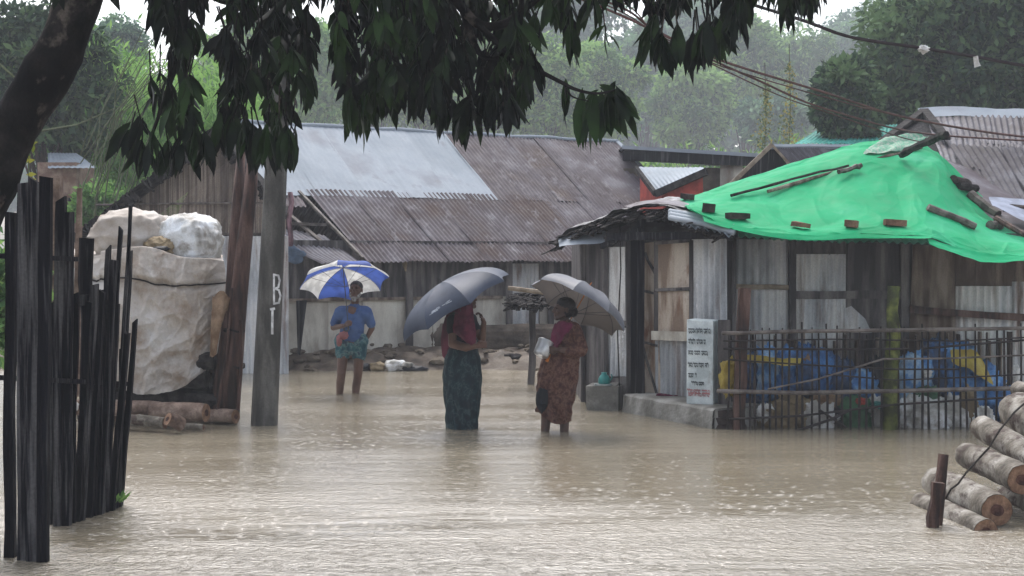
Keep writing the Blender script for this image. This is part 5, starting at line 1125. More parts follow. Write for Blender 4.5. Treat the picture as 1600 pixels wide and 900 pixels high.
def folds(amp, n, seed=0):
    def f(c, ang, z): return amp * (math.sin(n * ang + 2.2 * math.sin(z * 7 + seed)) * .6 + noise.noise(Vector((math.cos(ang) * 3, math.sin(ang) * 3, z * 6 + seed))) * 1.2)
    return f
def garment(name, rings, m, parent, n=72, amp=.012, nf=9, seed=0, thick=True, label=None, open_bottom=True, hem=None):
    """rings: (centre, rx, ry) from the top down; a cloth tube with folds growing towards the hem"""
    mb = MB(); K = len(rings) - 1; f = folds(1, nf, seed)
    def fn(u, v):
        x = v * K; i = min(K - 1, int(x)); t = x - i; t = t * t * (3 - 2 * t) if False else t
        c = lerp(Vector(rings[i][0]), Vector(rings[i + 1][0]), t); rx = lerp(rings[i][1], rings[i + 1][1], t); ry = lerp(rings[i][2], rings[i + 1][2], t)
        a = 2 * math.pi * u; d = 1 + 0 * v; k = amp * (.25 + .75 * v) * f(c, a, v * 1.3)
        p = c + Vector((math.cos(a) * (rx + k), math.sin(a) * (ry + k), .004 * math.sin(5 * a)))
        if hem: p.z += hem(a) * v ** 3
        return p
    mb.grid(fn, n, 40, close_u=True)
    def fi(u, v): p = fn(u, v); x = v * K; i = min(K - 1, int(x)); c = lerp(Vector(rings[i][0]), Vector(rings[i + 1][0]), x - i); q = p - (p - c).normalized() * .008; q.z = p.z; return q
    mb.grid(fi, n, 40, close_u=True, flip=True)
    return build(name, mb, m, parent, smooth=True, label=label)

# ---- umbrella
def umbrella(apex, axis, Rr, Dp, mats, label, shaft_len, handle='hook', hm='metal_dark', panels=8, spin=0.0, sag=.05, tip=.06, shaft_m='metal_dark', group='open umbrellas'):
    ax = Vector(axis).normalized(); m3 = ax.to_track_quat('Z', 'Y').to_matrix(); xf = Matrix.Translation(apex) @ m3.to_4x4()
    hp = xf @ Vector((0, 0, -shaft_len)); t = thing('umbrella', hp, label, 'umbrella', group)
    def cs(u, v):
        a = 2 * math.pi * u + spin; w_ = math.cos(panels * 2 * math.pi * u * .5) ** 2      # 1 on a rib, 0 between ribs
        fr_ = (panels * u) % 1.0; ch = math.cos(math.pi / panels) / math.cos((fr_ - .5) * 2 * math.pi / panels); w_ = 1 - math.sin(math.pi * fr_)
        r = Rr * math.sin(v * math.pi * .5 * .93) / math.sin(math.pi * .5 * .93); z = -Dp * (1 - math.cos(v * math.pi * .5 * .93)) / (1 - math.cos(math.pi * .5 * .93))
        k = (1 - w_) * v * v; r *= lerp(1, ch, min(1, v * 1.5)) * (1 - .05 * k); z += .03 * k - (1 - w_) * .02 * math.sin(v * math.pi)
        return Vector((r * math.cos(a), r * math.sin(a), z))
    mb = MB(); nu = panels * 8
    for pn in range(panels):                       # separate cloth panels, so that the seams over the ribs stay crisp
        mb.mi = pn % 2 if len(mats) > 1 else 0
        mb.grid(lambda u, v: cs((pn + min(.9999, max(.0001, u))) / panels, v), 8, 14)
    can = build('canopy', mb, mats, t, smooth=True, xf=xf)
    for k in range(panels):
        mb = MB(); mb.tube([cs(k / panels, v / 8) + Vector((0, 0, -.006)) for v in range(9)] , .0028, n=5); rb = build('rib', mb, M['metal_dark'], t, xf=xf)
        mb = MB(); mb.tube([Vector((0, 0, -Dp * 1.25)), cs(k / panels, .55) + Vector((0, 0, -.008))], .0025, n=5); build('stretcher', mb, M['metal_dark'], rb, xf=xf)
    mb = MB(); mb.tube([Vector((0, 0, -shaft_len)), Vector((0, 0, .01))], .006, n=8); build('shaft', mb, M[shaft_m], t, xf=xf)
    mb = MB(); mb.tube([Vector((0, 0, -.01)), Vector((0, 0, .015)), Vector((0, 0, tip))], [.012, .009, .004], n=8); build('tip', mb, M[hm], t, xf=xf)
    mb = MB()
    if handle == 'hook':
        pts = [Vector((0, 0, -shaft_len + .06)), Vector((0, 0, -shaft_len))] + [Vector((.03 - .03 * math.cos(a), 0, -shaft_len - .03 * math.sin(a))) for a in np.linspace(.3, 3.3, 9)]
        mb.tube(pts, .011, n=8)
    else: mb.tube([Vector((0, 0, -shaft_len + .10)), Vector((0, 0, -shaft_len + .02)), Vector((0, 0, -shaft_len - .02))], [.011, .014, .018], n=10)
    build('handle', mb, M[hm], t, smooth=True, xf=xf)
    return t, can, xf, cs

# ---------------------------------------------------------------- man with the blue and white umbrella
Ym = 17.9
def J(px, py, dy=0.0): return P(px, py, Ym + dy)
man = thing('person', J(549, 637), 'bearded man in blue T-shirt and tucked teal cloth under a blue and white umbrella', 'person')
mb = MB()
capsule(mb, J(548, 531), J(551, 505), .135, .125); capsule(mb, J(536, 489), J(567, 489), .085, .085); capsule(mb, J(550, 515), J(552, 490), .13, .12)
capsule(mb, J(554, 482), J(555, 468, -.02), .052, .05)
q, hm_ = head(mb, J(556, 453, -.03), R(-8), R(14), 1.02)
# legs
for (hx, kx, ax_, ky, ay, dy) in ((537, 533.5, 530, 583, 630, -.10), (562, 559, 554, 588, 634, .02)):
    capsule(mb, J(hx, 533, 0), J(kx, ky, dy), .083, .056); capsule(mb, J(kx, ky, dy), J((kx + ax_) / 2, ky + 16, dy + .03), .054, .055); capsule(mb, J((kx + ax_) / 2, ky + 16, dy + .03), J(ax_, ay, dy + .04), .054, .036)
    capsule(mb, J(ax_, ay + 4, dy + .05), J(ax_ - 1, ay + 7, dy - .12), .038, .028)
# arms
capsule(mb, J(529, 489), J(521, 511, .02), .048, .040); capsule(mb, J(521, 512, .02), J(537, 509, -.17), .039, .028)
hand(mb, J(538, 509, -.18), J(545, 505, -.25) - J(538, 509, -.18), Vector((0, .2, 1)), 1.1, .95)
capsule(mb, J(574, 489), J(581, 512, .03), .048, .040); capsule(mb, J(581, 513, .03), J(574, 527, .02), .039, .028)
hand(mb, J(573, 528, .02), Vector((-.3, .1, -1)), Vector((0, 1, 0)), .5, .95)
fuse('body', mb, M['skin'], man)
eyes(q, hm_, man, 1.02)
mb = MB(); ellip(mb, q(0, .022, .045), (.083, .098, .078), hm_)
fuse('hair', mb, M['hair_grey'], man, voxel=.008, disp=lambda v: v + (v - q(0, 0, .03)).normalized() * .004 * noise.noise(v * 60))
mb = MB(); ellip(mb, q(0, -.050, -.108), (.044, .036, .030), hm_); ellip(mb, q(0, -.052, -.138), (.030, .024, .030), hm_); capsule(mb, q(-.062, -.018, -.06), q(-.04, -.05, -.1), .018, .022); capsule(mb, q(.062, -.018, -.06), q(.04, -.05, -.1), .018, .022)
fuse('beard', mb, M['beard'], man, voxel=.008, disp=lambda v: v + Vector((0, -1, -.4)) * .006 * noise.noise(v * 70))
def cloth_noise(a, f): return lambda v: v + Vector((0, -1, 0)) * a * (noise.noise(Vector((v.x * f, v.y * f, v.z * f * .7))) + .6 * noise.noise(v * f * 2.3))
mb = MB(); capsule(mb, J(549, 525), J(552, 500), .156, .150); capsule(mb, J(534, 490), J(570, 490), .104, .104); ellip(mb, J(550, 512, -.03), (.158, .135, .12))
capsule(mb, J(530, 489), J(523, 505, .01), .066, .060); capsule(mb, J(574, 489), J(580, 506, .02), .066, .060); capsule(mb, J(553, 490), J(554, 481), .108, .078)
fuse('shirt', mb, M['shirt_blue'], man, voxel=.010, disp=cloth_noise(.016, 9))
mb = MB(); capsule(mb, J(537, 533), J(561, 533), .125, .125); capsule(mb, J(537, 538, -.02), J(535, 555, -.04), .112, .088); capsule(mb, J(561, 538), J(561, 558, .01), .112, .088); ellip(mb, J(548, 542, -.05), (.06, .1, .11))
def cut_hem(v):
    v = v + Vector((0, -1, 0)) * .014 * noise.noise(Vector((v.x * 22, v.y * 10, v.z * 8))) + Vector((.006 * noise.noise(v * 25), 0, 0))
    zh = J(548, 563 + 4 * math.sin(v.x * 20)).z; return Vector((v.x, v.y, max(v.z, zh)))
fuse('tucked_cloth', mb, M['lungi'], man, voxel=.010, disp=cut_hem)
pk = MB(); pk.blob(J(537, 524, -.22), (.055, .04, .05), amp=.4, fr=2, seed=2, sub=3); pk.blob(J(530, 532, -.2), (.035, .03, .07), amp=.4, fr=2, seed=5, sub=3)
build('pink_bundle', pk, M['pink_cloth'], smooth=True, label='pink cloth bundle held at the waist of the bearded man', cat='cloth')
umA = J(536, 418, .08); hdA = J(544, 508, -.24)
umbrella(umA, (umA - hdA) , .575, .22, [M['umb_white'], M['umb_blue']], 'blue and white panelled umbrella leaning back over the bearded man', (umA - hdA).length + .05, spin=R(22.5) + R(4))

# ---------------------------------------------------------------- woman with the slate blue umbrella
Ym = 14.3
w1 = thing('person', J(723, 697), 'woman in dark sari and black blouse with maroon scarf, face behind the slate blue umbrella', 'person')
mb = MB()
capsule(mb, J(723, 560), J(722, 535), .135, .115); capsule(mb, J(722, 535), J(722, 505), .115, .125); capsule(mb, J(713, 498, -.03), J(733, 498, .06), .072, .07)
capsule(mb, J(725, 494), J(728, 482, -.01), .047, .045)
q, hm_ = head(mb, J(730, 466, -.02), R(58), R(8), 1.0)
capsule(mb, J(714, 560), J(712, 690), .10, .06); capsule(mb, J(732, 560), J(733, 690), .10, .06)
capsule(mb, J(712, 693, .05), J(716, 696, -.1), .036, .028); capsule(mb, J(733, 693, .05), J(737, 696, -.1), .036, .028)
# near arm, bent across the front, hand on the shaft
capsule(mb, J(708, 500, -.05), J(707, 535, -.12), .050, .045); capsule(mb, J(707, 537, -.12), J(728, 543, -.20), .046, .042); capsule(mb, J(728, 543, -.20), J(742, 541, -.2), .041, .028)
hand(mb, J(743, 541, -.2), Vector((1, .0, .2)), Vector((.1, .3, 1)), 1.25, .95)
# far arm, hand raised to the chin
capsule(mb, J(736, 501, .06), J(753, 534, .02), .046, .040); capsule(mb, J(753, 535, .02), J(756, 504, -.06), .039, .027)
hand(mb, J(756, 503, -.06), Vector((-.45, -.1, 1)), Vector((.3, -1, 0)), 1.0, .92)
fuse('body', mb, M['skin'], w1); eyes(q, hm_, w1)
mb = MB(); ellip(mb, q(0, .022, .038), (.085, .100, .082), hm_); ellip(mb, q(0, .1, -.03), (.045, .045, .045), hm_); fuse('hair', mb, M['hair'], w1, voxel=.008)
mb = MB(); capsule(mb, J(722, 548), J(722, 505), .132, .138); capsule(mb, J(712, 500, -.03), J(734, 500, .06), .084, .08); capsule(mb, J(708, 501, -.05), J(707, 516, -.08), .068, .062); capsule(mb, J(736, 502, .06), J(743, 514, .05), .062, .056)
fuse('blouse', mb, M['black_cloth'], w1, voxel=.010, disp=cloth_noise(.012, 10))
garment('sari_skirt', [(J(724, 546), .150, .13), (J(723, 560), .178, .15), (J(722, 590), .196, .17), (J(722, 615), .188, .165), (J(722, 640), .165, .15), (J(722, 668), .150, .145), (J(723, 690), .15, .145)], M['dark_sari'], w1, amp=.024, nf=11, seed=3)
mb = MB()
mb.grid(patch([[(712, 478, 14.16), (724, 470, 14.12), (738, 474, 14.14)], [(710, 500, 14.12), (724, 498, 14.05), (741, 500, 14.1)], [(708, 516, 14.12), (726, 522, 14.03), (744, 520, 14.1)], [(722, 530, 14.12), (732, 536, 14.04), (742, 540, 14.1)]], 12, 10, amp=.035, fr=5, seed=4, fold=.05), 40, 50)
mb.grid(patch([[(702, 480, 14.35), (714, 472, 14.3), (724, 474, 14.16)], [(693, 505, 14.42), (702, 500, 14.3), (712, 500, 14.14)], [(689, 530, 14.46), (697, 530, 14.36), (703, 532, 14.3)], [(691, 556, 14.46), (696, 562, 14.4), (701, 555, 14.34)]], 12, 10, amp=.03, fr=5, seed=5, fold=.03), 22, 36)
ellip(mb, q(0, .03, .03), (.094, .112, .094), hm_)
build('scarf', mb, M['maroon'], w1, smooth=True)
apx = P(690, 441, 14.12); hd = P(751, 541, 14.08)
axv = (apx - hd).normalized(); axv = (axv + Vector((0, -.10, 0))).normalized()
hd = apx - axv * (apx - hd).length
t_, can, xf_, cs_ = umbrella(apx, axv, .635, .30, [M['umb_navy']], 'slate blue umbrella tipped far over to the left, pale smudged mark on one panel', (apx - hd).length + .0, handle='hook', spin=R(10))
# pale printed mark on a panel of the canopy
best = None
for ui in range(160):
    for vi in range(5, 20):
        p = xf_ @ cs_(ui / 160, vi / 20); d_ = p - Vector((0, 0, CAMZ)); d_ /= 1
        v_ = Vector((p.x, p.y * ct - (p.z - CAMZ) * st, 0)); yy_ = p.y * ct - (p.z - CAMZ) * st; px_ = 800 + F * p.x / yy_; py_ = 450 - F * (p.y * st + (p.z - CAMZ) * ct) / yy_
        e_ = (px_ - 686) ** 2 + (py_ - 482) ** 2 + (p.y > apx.y) * 1e5
        if best is None or e_ < best[0]: best = (e_, ui / 160, vi / 20)
mb = MB(); u0_, v0_ = best[1], best[2]
for a in range(16):
    du, dv = U(-.035, .035), U(-.03, .03); p = [cs_(u0_ + du + i * .012, v0_ + dv + j * .018) for i, j in ((0, 0), (1, .2), (1.1, 1), (.1, .8))]
    mb.add([xf_ @ (x + Vector((0, 0, .004)) + Vector((x.x, x.y, 0)).normalized() * .003) for x in p], [(0, 1, 2, 3)])
build('printed_mark', mb, flat('pale_print', (.42, .46, .52), .5), can)

# ---------------------------------------------------------------- woman with the grey umbrella and the pot
Ym = 14.0
w2 = thing('person', J(872, 703), 'woman in brown patterned wrap and magenta scarf carrying a steel pot, facing left', 'person')
mb = MB()
capsule(mb, J(876, 570), J(880, 545), .14, .12); capsule(mb, J(880, 545), J(884, 520), .12, .12); capsule(mb, J(876, 514, .07), J(895, 514, -.06), .07, .07)
capsule(mb, J(884, 510), J(882, 497), .047, .045)
q, hm_ = head(mb, J(880, 483), R(-72), R(4), 1.02)
for (hx, kx, ax_, dy) in ((864, 853, 850, .02), (884, 882, 881, -.02)):
    capsule(mb, J(hx, 580, dy), J(kx + 1, 635, dy), .082, .055); capsule(mb, J(kx + 1, 637, dy), J(kx, 658, dy + .01), .053, .050); capsule(mb, J(kx, 658, dy + .01), J(ax_, 697, dy), .050, .036)
    capsule(mb, J(ax_ + 2, 700, dy), J(ax_ - 12, 702, dy - .06), .036, .026)
capsule(mb, J(898, 515, -.07), J(908, 546, -.10), .048, .042); capsule(mb, J(908, 547, -.10), J(875, 547, -.20), .041, .028)
hand(mb, J(873, 547, -.20), Vector((-1, -.1, .05)), Vector((0, .2, -1)), 1.2, .95)
capsule(mb, J(874, 516, .08), J(866, 545, .06), .046, .040); capsule(mb, J(866, 546, .06), J(856, 548, -.04), .039, .028)
hand(mb, J(855, 549, -.04), Vector((-1, -.1, .1)), Vector((.1, -1, -.3)), .9, .95)
fuse('body', mb, M['skin_dark'], w2); eyes(q, hm_, w2)
mb = MB(); ellip(mb, q(0, .024, .042), (.086, .102, .082), hm_); ellip(mb, q(0, .105, -.02), (.05, .05, .055), hm_); ellip(mb, q(0, .04, -.03), (.08, .075, .06), hm_)
fuse('hair', mb, M['hair'], w2, voxel=.008, disp=lambda v: v + (v - q(0, 0, 0)).normalized() * .005 * noise.noise(v * 50))
mb = MB(); capsule(mb, J(876, 566), J(884, 520), .152, .14); capsule(mb, J(877, 516, .07), J(896, 516, -.06), .086, .086); capsule(mb, J(899, 518, -.07), J(909, 545, -.10), .072, .064); capsule(mb, J(908, 548, -.10), J(888, 549, -.17), .062, .052)
capsule(mb, J(874, 518, .08), J(866, 540, .06), .062, .055); ellip(mb, J(890, 548, -.05), (.13, .13, .11))
fuse('blouse', mb, M['brown_sari'], w2, voxel=.010, disp=cloth_noise(.022, 11))
garment('sari_wrap', [(J(880, 548), .165, .14), (J(876, 565), .190, .165), (J(872, 585), .200, .175), (J(869, 610), .192, .17), (J(867, 632), .175, .16), (J(866, 652), .165, .15)], M['brown_sari'], w2, amp=.024, nf=9, seed=8, hem=lambda a: .035 * math.sin(a - 1.0) + .03 * math.sin(2 * a + 1))
mb = MB(); mb.grid(patch([[(838, 612, 13.86), (846, 606, 13.8), (856, 610, 13.8)], [(837, 630, 13.86), (845, 628, 13.8), (856, 630, 13.82)], [(842, 640, 13.88), (847, 644, 13.84), (854, 636, 13.84)]], 8, 8, amp=.03, fr=5, seed=2), 14, 18)
build('sari_end', mb, M['black_cloth'], w2, smooth=True, label='dark loose end of the wrap')
mb = MB(); mb.grid(patch([[(868, 504, 13.9), (880, 502, 13.82), (896, 506, 13.82)], [(862, 518, 13.88), (874, 520, 13.8), (890, 516, 13.8)], [(860, 532, 13.88), (868, 536, 13.8), (880, 528, 13.78)], [(860, 542, 13.88), (866, 546, 13.8), (872, 540, 13.78)]], 10, 10, amp=.03, fr=5, seed=12, fold=.03), 24, 30)
build('scarf', mb, M['magenta'], w2, smooth=True)
pot = thing('steel_pot', P(849, 556, 13.85), 'small shiny steel pot held in front of the woman in brown', 'pot')
pc = P(849, 545, 13.84); pax = (P(843, 560, 13.80) - P(856, 530, 13.88)).normalized()
mb = MB(); a = pc - pax * .075; b = pc + pax * .075; mb.tube([b, lerp(b, a, .08), lerp(b, a, .5), lerp(b, a, .95), a, a - pax * .006], [.068, .078, .080, .082, .088, .084], n=28, cap=False); mb.tube([b, b + pax * .001], [.068, .01], n=28); mb.tube([a, a + pax * .02], [.080, .001], n=28, cap=False)
build('pot_body', mb, M['steel'], pot, smooth=True)
apx = P(920, 449, 14.12); hd = P(855, 563, 13.92)
umbrella(apx, (apx - hd) + Vector((0, .03, 0)), .53, .25, [M['umb_grey']], 'silver grey umbrella with orange handle leaning back over the woman in brown', (apx - hd).length, handle='straight', hm='orange', shaft_m='orange', spin=R(4))
# ============================================================ TREES
RS = np.random.RandomState(11)
def unit(n):
    v = RS.normal(size=(n, 3)); return v / np.linalg.norm(v, axis=1, keepdims=True)
def leaf_quads(pos, nrm, size, aspect=.45, droop=.4):
    """rhombic leaves at pos; nrm is the outward direction of each"""
    n = len(pos); d = nrm * .6 + unit(n) * .8; d[:, 2] -= droop; d /= np.linalg.norm(d, axis=1, keepdims=True)
    s_ = np.cross(d, unit(n)); s_ /= np.linalg.norm(s_, axis=1, keepdims=True) + 1e-9
    L = (size * RS.uniform(.6, 1.3, n))[:, None]; W = L * aspect
    return np.stack([pos, pos + d * L * .5 + s_ * W * .5, pos + d * L, pos + d * L * .5 - s_ * W * .5], 1)
def tree(name, px, py, Y, rx, ry, m, label, n=9000, clumps=40, leaf=.16, trunk=True, base_px=None, group='trees behind the huts', droop=.4, cat='tree', depth=None, seed=0, crown_low=.9):
    """crown centred on the photo point (px, py) at distance Y; rx, ry in photo pixels"""
    RS.seed(seed * 13 + int(px)); rng = random.Random(seed + int(px)); c = P(px, py, Y); s_ = S(Y); A = np.array([rx * s_, (depth or rx * s_ * .8), ry * s_])
    bx = P(base_px or px, 400, Y).x; base = Vector((bx, Y, .2))
    t = thing(name, base, label, cat, group)
    cc = unit(clumps) * (RS.uniform(.25, 1, clumps)[:, None] ** .5) * A * .82 + np.array(c); cr = RS.uniform(.16, .34, clumps) * A.min() + .08 * A.max()
    V = []; T = []
    per = (cr ** 2 / (cr ** 2).sum() * n).astype(int) + 3
    for k in range(clumps):
        u = unit(per[k]); u[:, 2] = np.abs(u[:, 2]) * RS.choice([1, 1, -.6], per[k]); rad = cr[k] * RS.uniform(.55, 1.08, per[k])[:, None]
        V.append(leaf_quads(cc[k] + u * rad * np.array([1.15, 1.15, .8]), u, leaf, droop=droop)); T.append(np.clip(RS.normal(RS.uniform(.2, .8), .16, per[k]), 0, 1))
    # loose leaves through the whole volume, thin enough to see through
    k = n // 6; u = unit(k) * (RS.uniform(0, 1.05, k)[:, None] ** .4) * A; V.append(leaf_quads(np.array(c) + u, unit(k), leaf, droop=droop)); T.append(RS.uniform(0, 1, k))
    V = np.concatenate(V); T = np.concatenate(T)
    if trunk:
        mb = MB(); top = c + Vector((0, 0, -A[2] * .15)); r0 = max(.08, A[0] * .06); mid = lerp(base, top, .5) + Vector((rng.uniform(-.1, .1) * A[0], 0, 0))
        mb.tube([base - Vector((0, 0, .5)), lerp(base, mid, .5), mid, lerp(mid, top, .6), top], [r0 * 1.2, r0, r0 * .85, r0 * .6, r0 * .3], n=8, rough=.08)
        for k in range(min(clumps, 22)):
            e = Vector(cc[k]); s0 = lerp(mid, top, rng.uniform(-.3, 1)); mb.tube([s0, lerp(s0, e, .5) + Vector((0, 0, .08 * A[2])), e], [r0 * .35, r0 * .22, r0 * .08], n=5)
        build('trunk', mb, M['far_bark'], t)
    fast_mesh('crown', V.reshape(-1, 3), 4, m, T, parent=t, origin=tuple(WL[t]))
    return t
GT = 'trees behind the huts'
tree('mango_tree', 1520, 70, 32, 170, 150, M['leaf_dark'], 'big dark mango tree at the upper right behind the rusty roof', n=26000, clumps=110, leaf=.23, seed=1)
tree('mango_tree', 1395, 160, 33.5, 55, 60, M['leaf_dark'], 'low dark bushy tree filling the gap under the big mango tree', n=6000, clumps=34, leaf=.21, seed=14)
tree('mango_tree', 1640, 110, 31, 90, 110, M['leaf_dark'], 'dark tree at the very right edge of the photo', n=9000, clumps=44, leaf=.22, seed=15)
tree('mango_tree', 1325, 160, 30, 55, 72, M['leaf_dark'], 'smaller round mango tree between the creeper and the big mango tree', n=11000, clumps=50, leaf=.20, seed=2)
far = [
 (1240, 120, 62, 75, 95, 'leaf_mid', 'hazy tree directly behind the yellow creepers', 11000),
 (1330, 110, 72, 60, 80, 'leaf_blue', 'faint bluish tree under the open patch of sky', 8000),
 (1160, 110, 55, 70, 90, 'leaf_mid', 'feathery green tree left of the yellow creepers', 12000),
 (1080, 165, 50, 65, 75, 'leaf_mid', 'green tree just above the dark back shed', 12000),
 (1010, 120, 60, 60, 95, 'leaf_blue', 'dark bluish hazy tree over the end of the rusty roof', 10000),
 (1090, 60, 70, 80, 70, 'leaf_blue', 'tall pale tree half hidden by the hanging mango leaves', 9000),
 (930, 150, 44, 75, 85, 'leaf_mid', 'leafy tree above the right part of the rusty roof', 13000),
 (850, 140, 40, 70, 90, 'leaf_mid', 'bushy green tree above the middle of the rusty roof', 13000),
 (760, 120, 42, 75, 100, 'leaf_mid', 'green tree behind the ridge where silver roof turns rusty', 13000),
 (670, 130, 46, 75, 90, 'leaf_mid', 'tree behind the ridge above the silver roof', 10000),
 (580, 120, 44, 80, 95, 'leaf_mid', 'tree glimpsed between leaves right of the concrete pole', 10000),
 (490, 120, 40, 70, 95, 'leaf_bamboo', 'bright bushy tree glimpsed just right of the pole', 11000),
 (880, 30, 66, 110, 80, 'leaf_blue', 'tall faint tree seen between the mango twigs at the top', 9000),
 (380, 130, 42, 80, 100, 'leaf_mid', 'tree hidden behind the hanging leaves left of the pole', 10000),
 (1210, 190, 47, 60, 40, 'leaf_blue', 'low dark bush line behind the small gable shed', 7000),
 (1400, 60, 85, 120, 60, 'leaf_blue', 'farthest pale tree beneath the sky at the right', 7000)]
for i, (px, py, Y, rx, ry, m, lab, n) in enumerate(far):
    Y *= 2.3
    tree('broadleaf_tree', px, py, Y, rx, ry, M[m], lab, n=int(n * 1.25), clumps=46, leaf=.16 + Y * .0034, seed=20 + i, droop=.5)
tree('dark_tree', 70, 120, 29, 120, 115, M['leaf_dark'], 'dark tree behind the leaning trunk at the upper left', n=18000, clumps=80, leaf=.22, seed=50, base_px=60)
tree('dark_tree', 110, 205, 31, 75, 70, M['leaf_dark'], 'lower dark tree above the small brick house', n=10000, clumps=46, leaf=.2, seed=51)
tree('pale_tree', 185, 75, 62, 45, 55, M['leaf_blue'], 'small pale hazy tree right of the leaning trunk', n=8000, clumps=40, leaf=.26, seed=52)
tree('bush', 160, 320, 27, 45, 45, M['leaf_bamboo'], 'bright green bush beside the small brick house', n=6000, clumps=26, leaf=.12, seed=53, cat='bush', trunk=False)
tree('bush', 20, 470, 12.5, 45, 110, M['leaf_mid'], 'green bush seen through gaps of the black fence', n=5000, clumps=26, leaf=.10, seed=54, cat='bush', trunk=False, depth=.35)
# far woodland that reads as one mass
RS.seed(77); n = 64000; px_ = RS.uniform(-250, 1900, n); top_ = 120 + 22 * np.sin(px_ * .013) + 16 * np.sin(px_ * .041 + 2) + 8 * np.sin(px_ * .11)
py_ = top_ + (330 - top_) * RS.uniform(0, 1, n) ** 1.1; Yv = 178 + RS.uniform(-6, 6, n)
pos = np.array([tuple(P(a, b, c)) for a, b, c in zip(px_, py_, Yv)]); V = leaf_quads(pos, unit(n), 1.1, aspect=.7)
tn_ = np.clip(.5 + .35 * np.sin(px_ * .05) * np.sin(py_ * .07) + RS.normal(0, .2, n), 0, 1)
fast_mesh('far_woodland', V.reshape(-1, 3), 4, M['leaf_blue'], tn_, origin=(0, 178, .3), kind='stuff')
# bamboo
def bamboo(px, Y, n_c, h, spread, label, seed, lean=0.0, n_leaf=15000, m='leaf_bamboo', leafsize=.2):
    rng = random.Random(seed); RS.seed(seed); base = P(px, 400, Y); base.z = .2; t = thing('bamboo_clump', base, label, 'bamboo', GT); mb = MB(); pos = []; 
    for k in range(n_c):
        a = rng.uniform(0, 6.28); sp = spread * rng.uniform(.2, 1); hh_ = h * rng.uniform(.7, 1.05); b = base + Vector((math.cos(a) * .5, math.sin(a) * .5, -.3)); pts = []
        for i in range(9):
            u = i / 8; pts.append(b + Vector((math.cos(a) * sp * u ** 2 + lean * u ** 2, math.sin(a) * sp * u ** 2, hh_ * (u - .18 * u ** 3.5))))
        mb.tube(pts, [.045 * (1 - .85 * i / 8) for i in range(9)], n=5)
        for q_ in range(n_leaf // n_c):
            u = rng.uniform(.12, 1) ** .8 * 8; i = min(7, int(u)); p = lerp(pts[i], pts[i + 1], u - i); pos.append(tuple(p + Vector((rng.gauss(0, .34), rng.gauss(0, .34), rng.gauss(-.12, .26)))))
    build('culm', mb, M['culm'], t)
    pos = np.array(pos); nz_ = np.array([noise.noise(Vector(p) * .8) for p in pos]); keep = nz_ > -.28; pos = pos[keep]
    V = leaf_quads(pos, unit(len(pos)), leafsize, aspect=.22, droop=.9); fast_mesh('foliage', V.reshape(-1, 3), 4, M[m], np.clip(.5 + nz_[keep] * .9 + RS.normal(0, .12, len(pos)), 0, 1), parent=t, origin=tuple(base))
bamboo(250, 31, 40, 7.6, 2.4, 'light green bamboo clump behind the bamboo gable at the left', 3, lean=-.3, n_leaf=52000)
bamboo(185, 35, 24, 6.5, 1.9, 'paler bamboo clump left of and behind the brightest one', 4, lean=.2, n_leaf=30000)
bamboo(1130, 46, 22, 6.5, 2.6, 'hazy bamboo clump behind the back shed', 5, n_leaf=16000, m='leaf_mid', leafsize=.3)
bamboo(900, 38, 20, 5.4, 2.2, 'bamboo clump rising behind the rusty roof ridge', 6, n_leaf=18000, m='leaf_mid', leafsize=.26)
# bare arching twigs in front of the bamboo
t = thing('bare_bamboo', P(150, 420, 24), 'thin bare bamboo stems arching in front of the light green clump', 'bamboo')
mb = MB()
for k in range(26):
    x0 = U(120, 210); a = P(x0, U(230, 330), 24 + U(-1, 1)); b = P(x0 + U(40, 130), U(10, 130), 24 + U(-1, 1)); m_ = lerp(a, b, .5) + Vector((-.25 * U(.3, 1), 0, .1))
    mb.tube([a, m_, b, b + (b - m_) * .3 + Vector((.1, 0, -.12))], [.012, .009, .006, .003], n=4)
mb.tube([P(60, 205, 23.5), P(120, 195, 24), P(190, 165, 24.5)], [.02, .018, .008], n=5)
mb.tube([P(0, 100, 22), P(24, 122, 22), P(60, 140, 22.5)], [.02, .018, .01], n=5); mb.tube([P(150, 430, 24), P(148, 330, 24), P(160, 240, 24)], [.03, .025, .012], n=5)
build('stem', mb, M['culm'], t)
# yellow creepers
for px, y0, y1, Y, lab in ((1195, 128, 232, 36, 'left strand of yellow flowering creeper hanging in the trees'), (1233, 98, 226, 36, 'right strand of yellow flowering creeper hanging in the trees')):
    RS.seed(int(px)); n = 420; ys_ = RS.uniform(0, 1, n); wd = .05 + .10 * ys_; pos = np.array([tuple(P(px + 3 * math.sin(y * 6), lerp(y0, y1, y), Y)) for y in ys_]) + RS.normal(size=(n, 3)) * wd[:, None] * .8
    V = leaf_quads(pos, unit(n), .075, aspect=.7, droop=.6); t = thing('creeper', P(px, y1, Y), lab, 'creeper', 'yellow creepers')
    fast_mesh('foliage', V.reshape(-1, 3), 4, M['leaf_yellow'], RS.uniform(0, 1, n), parent=t, origin=tuple(WL[t])); mb = MB(); mb.tube([P(px, y0 - 30, Y), P(px + 2, (y0 + y1) / 2, Y), P(px, y1, Y)], .012, n=5); build('stem', mb, M['culm'], t)
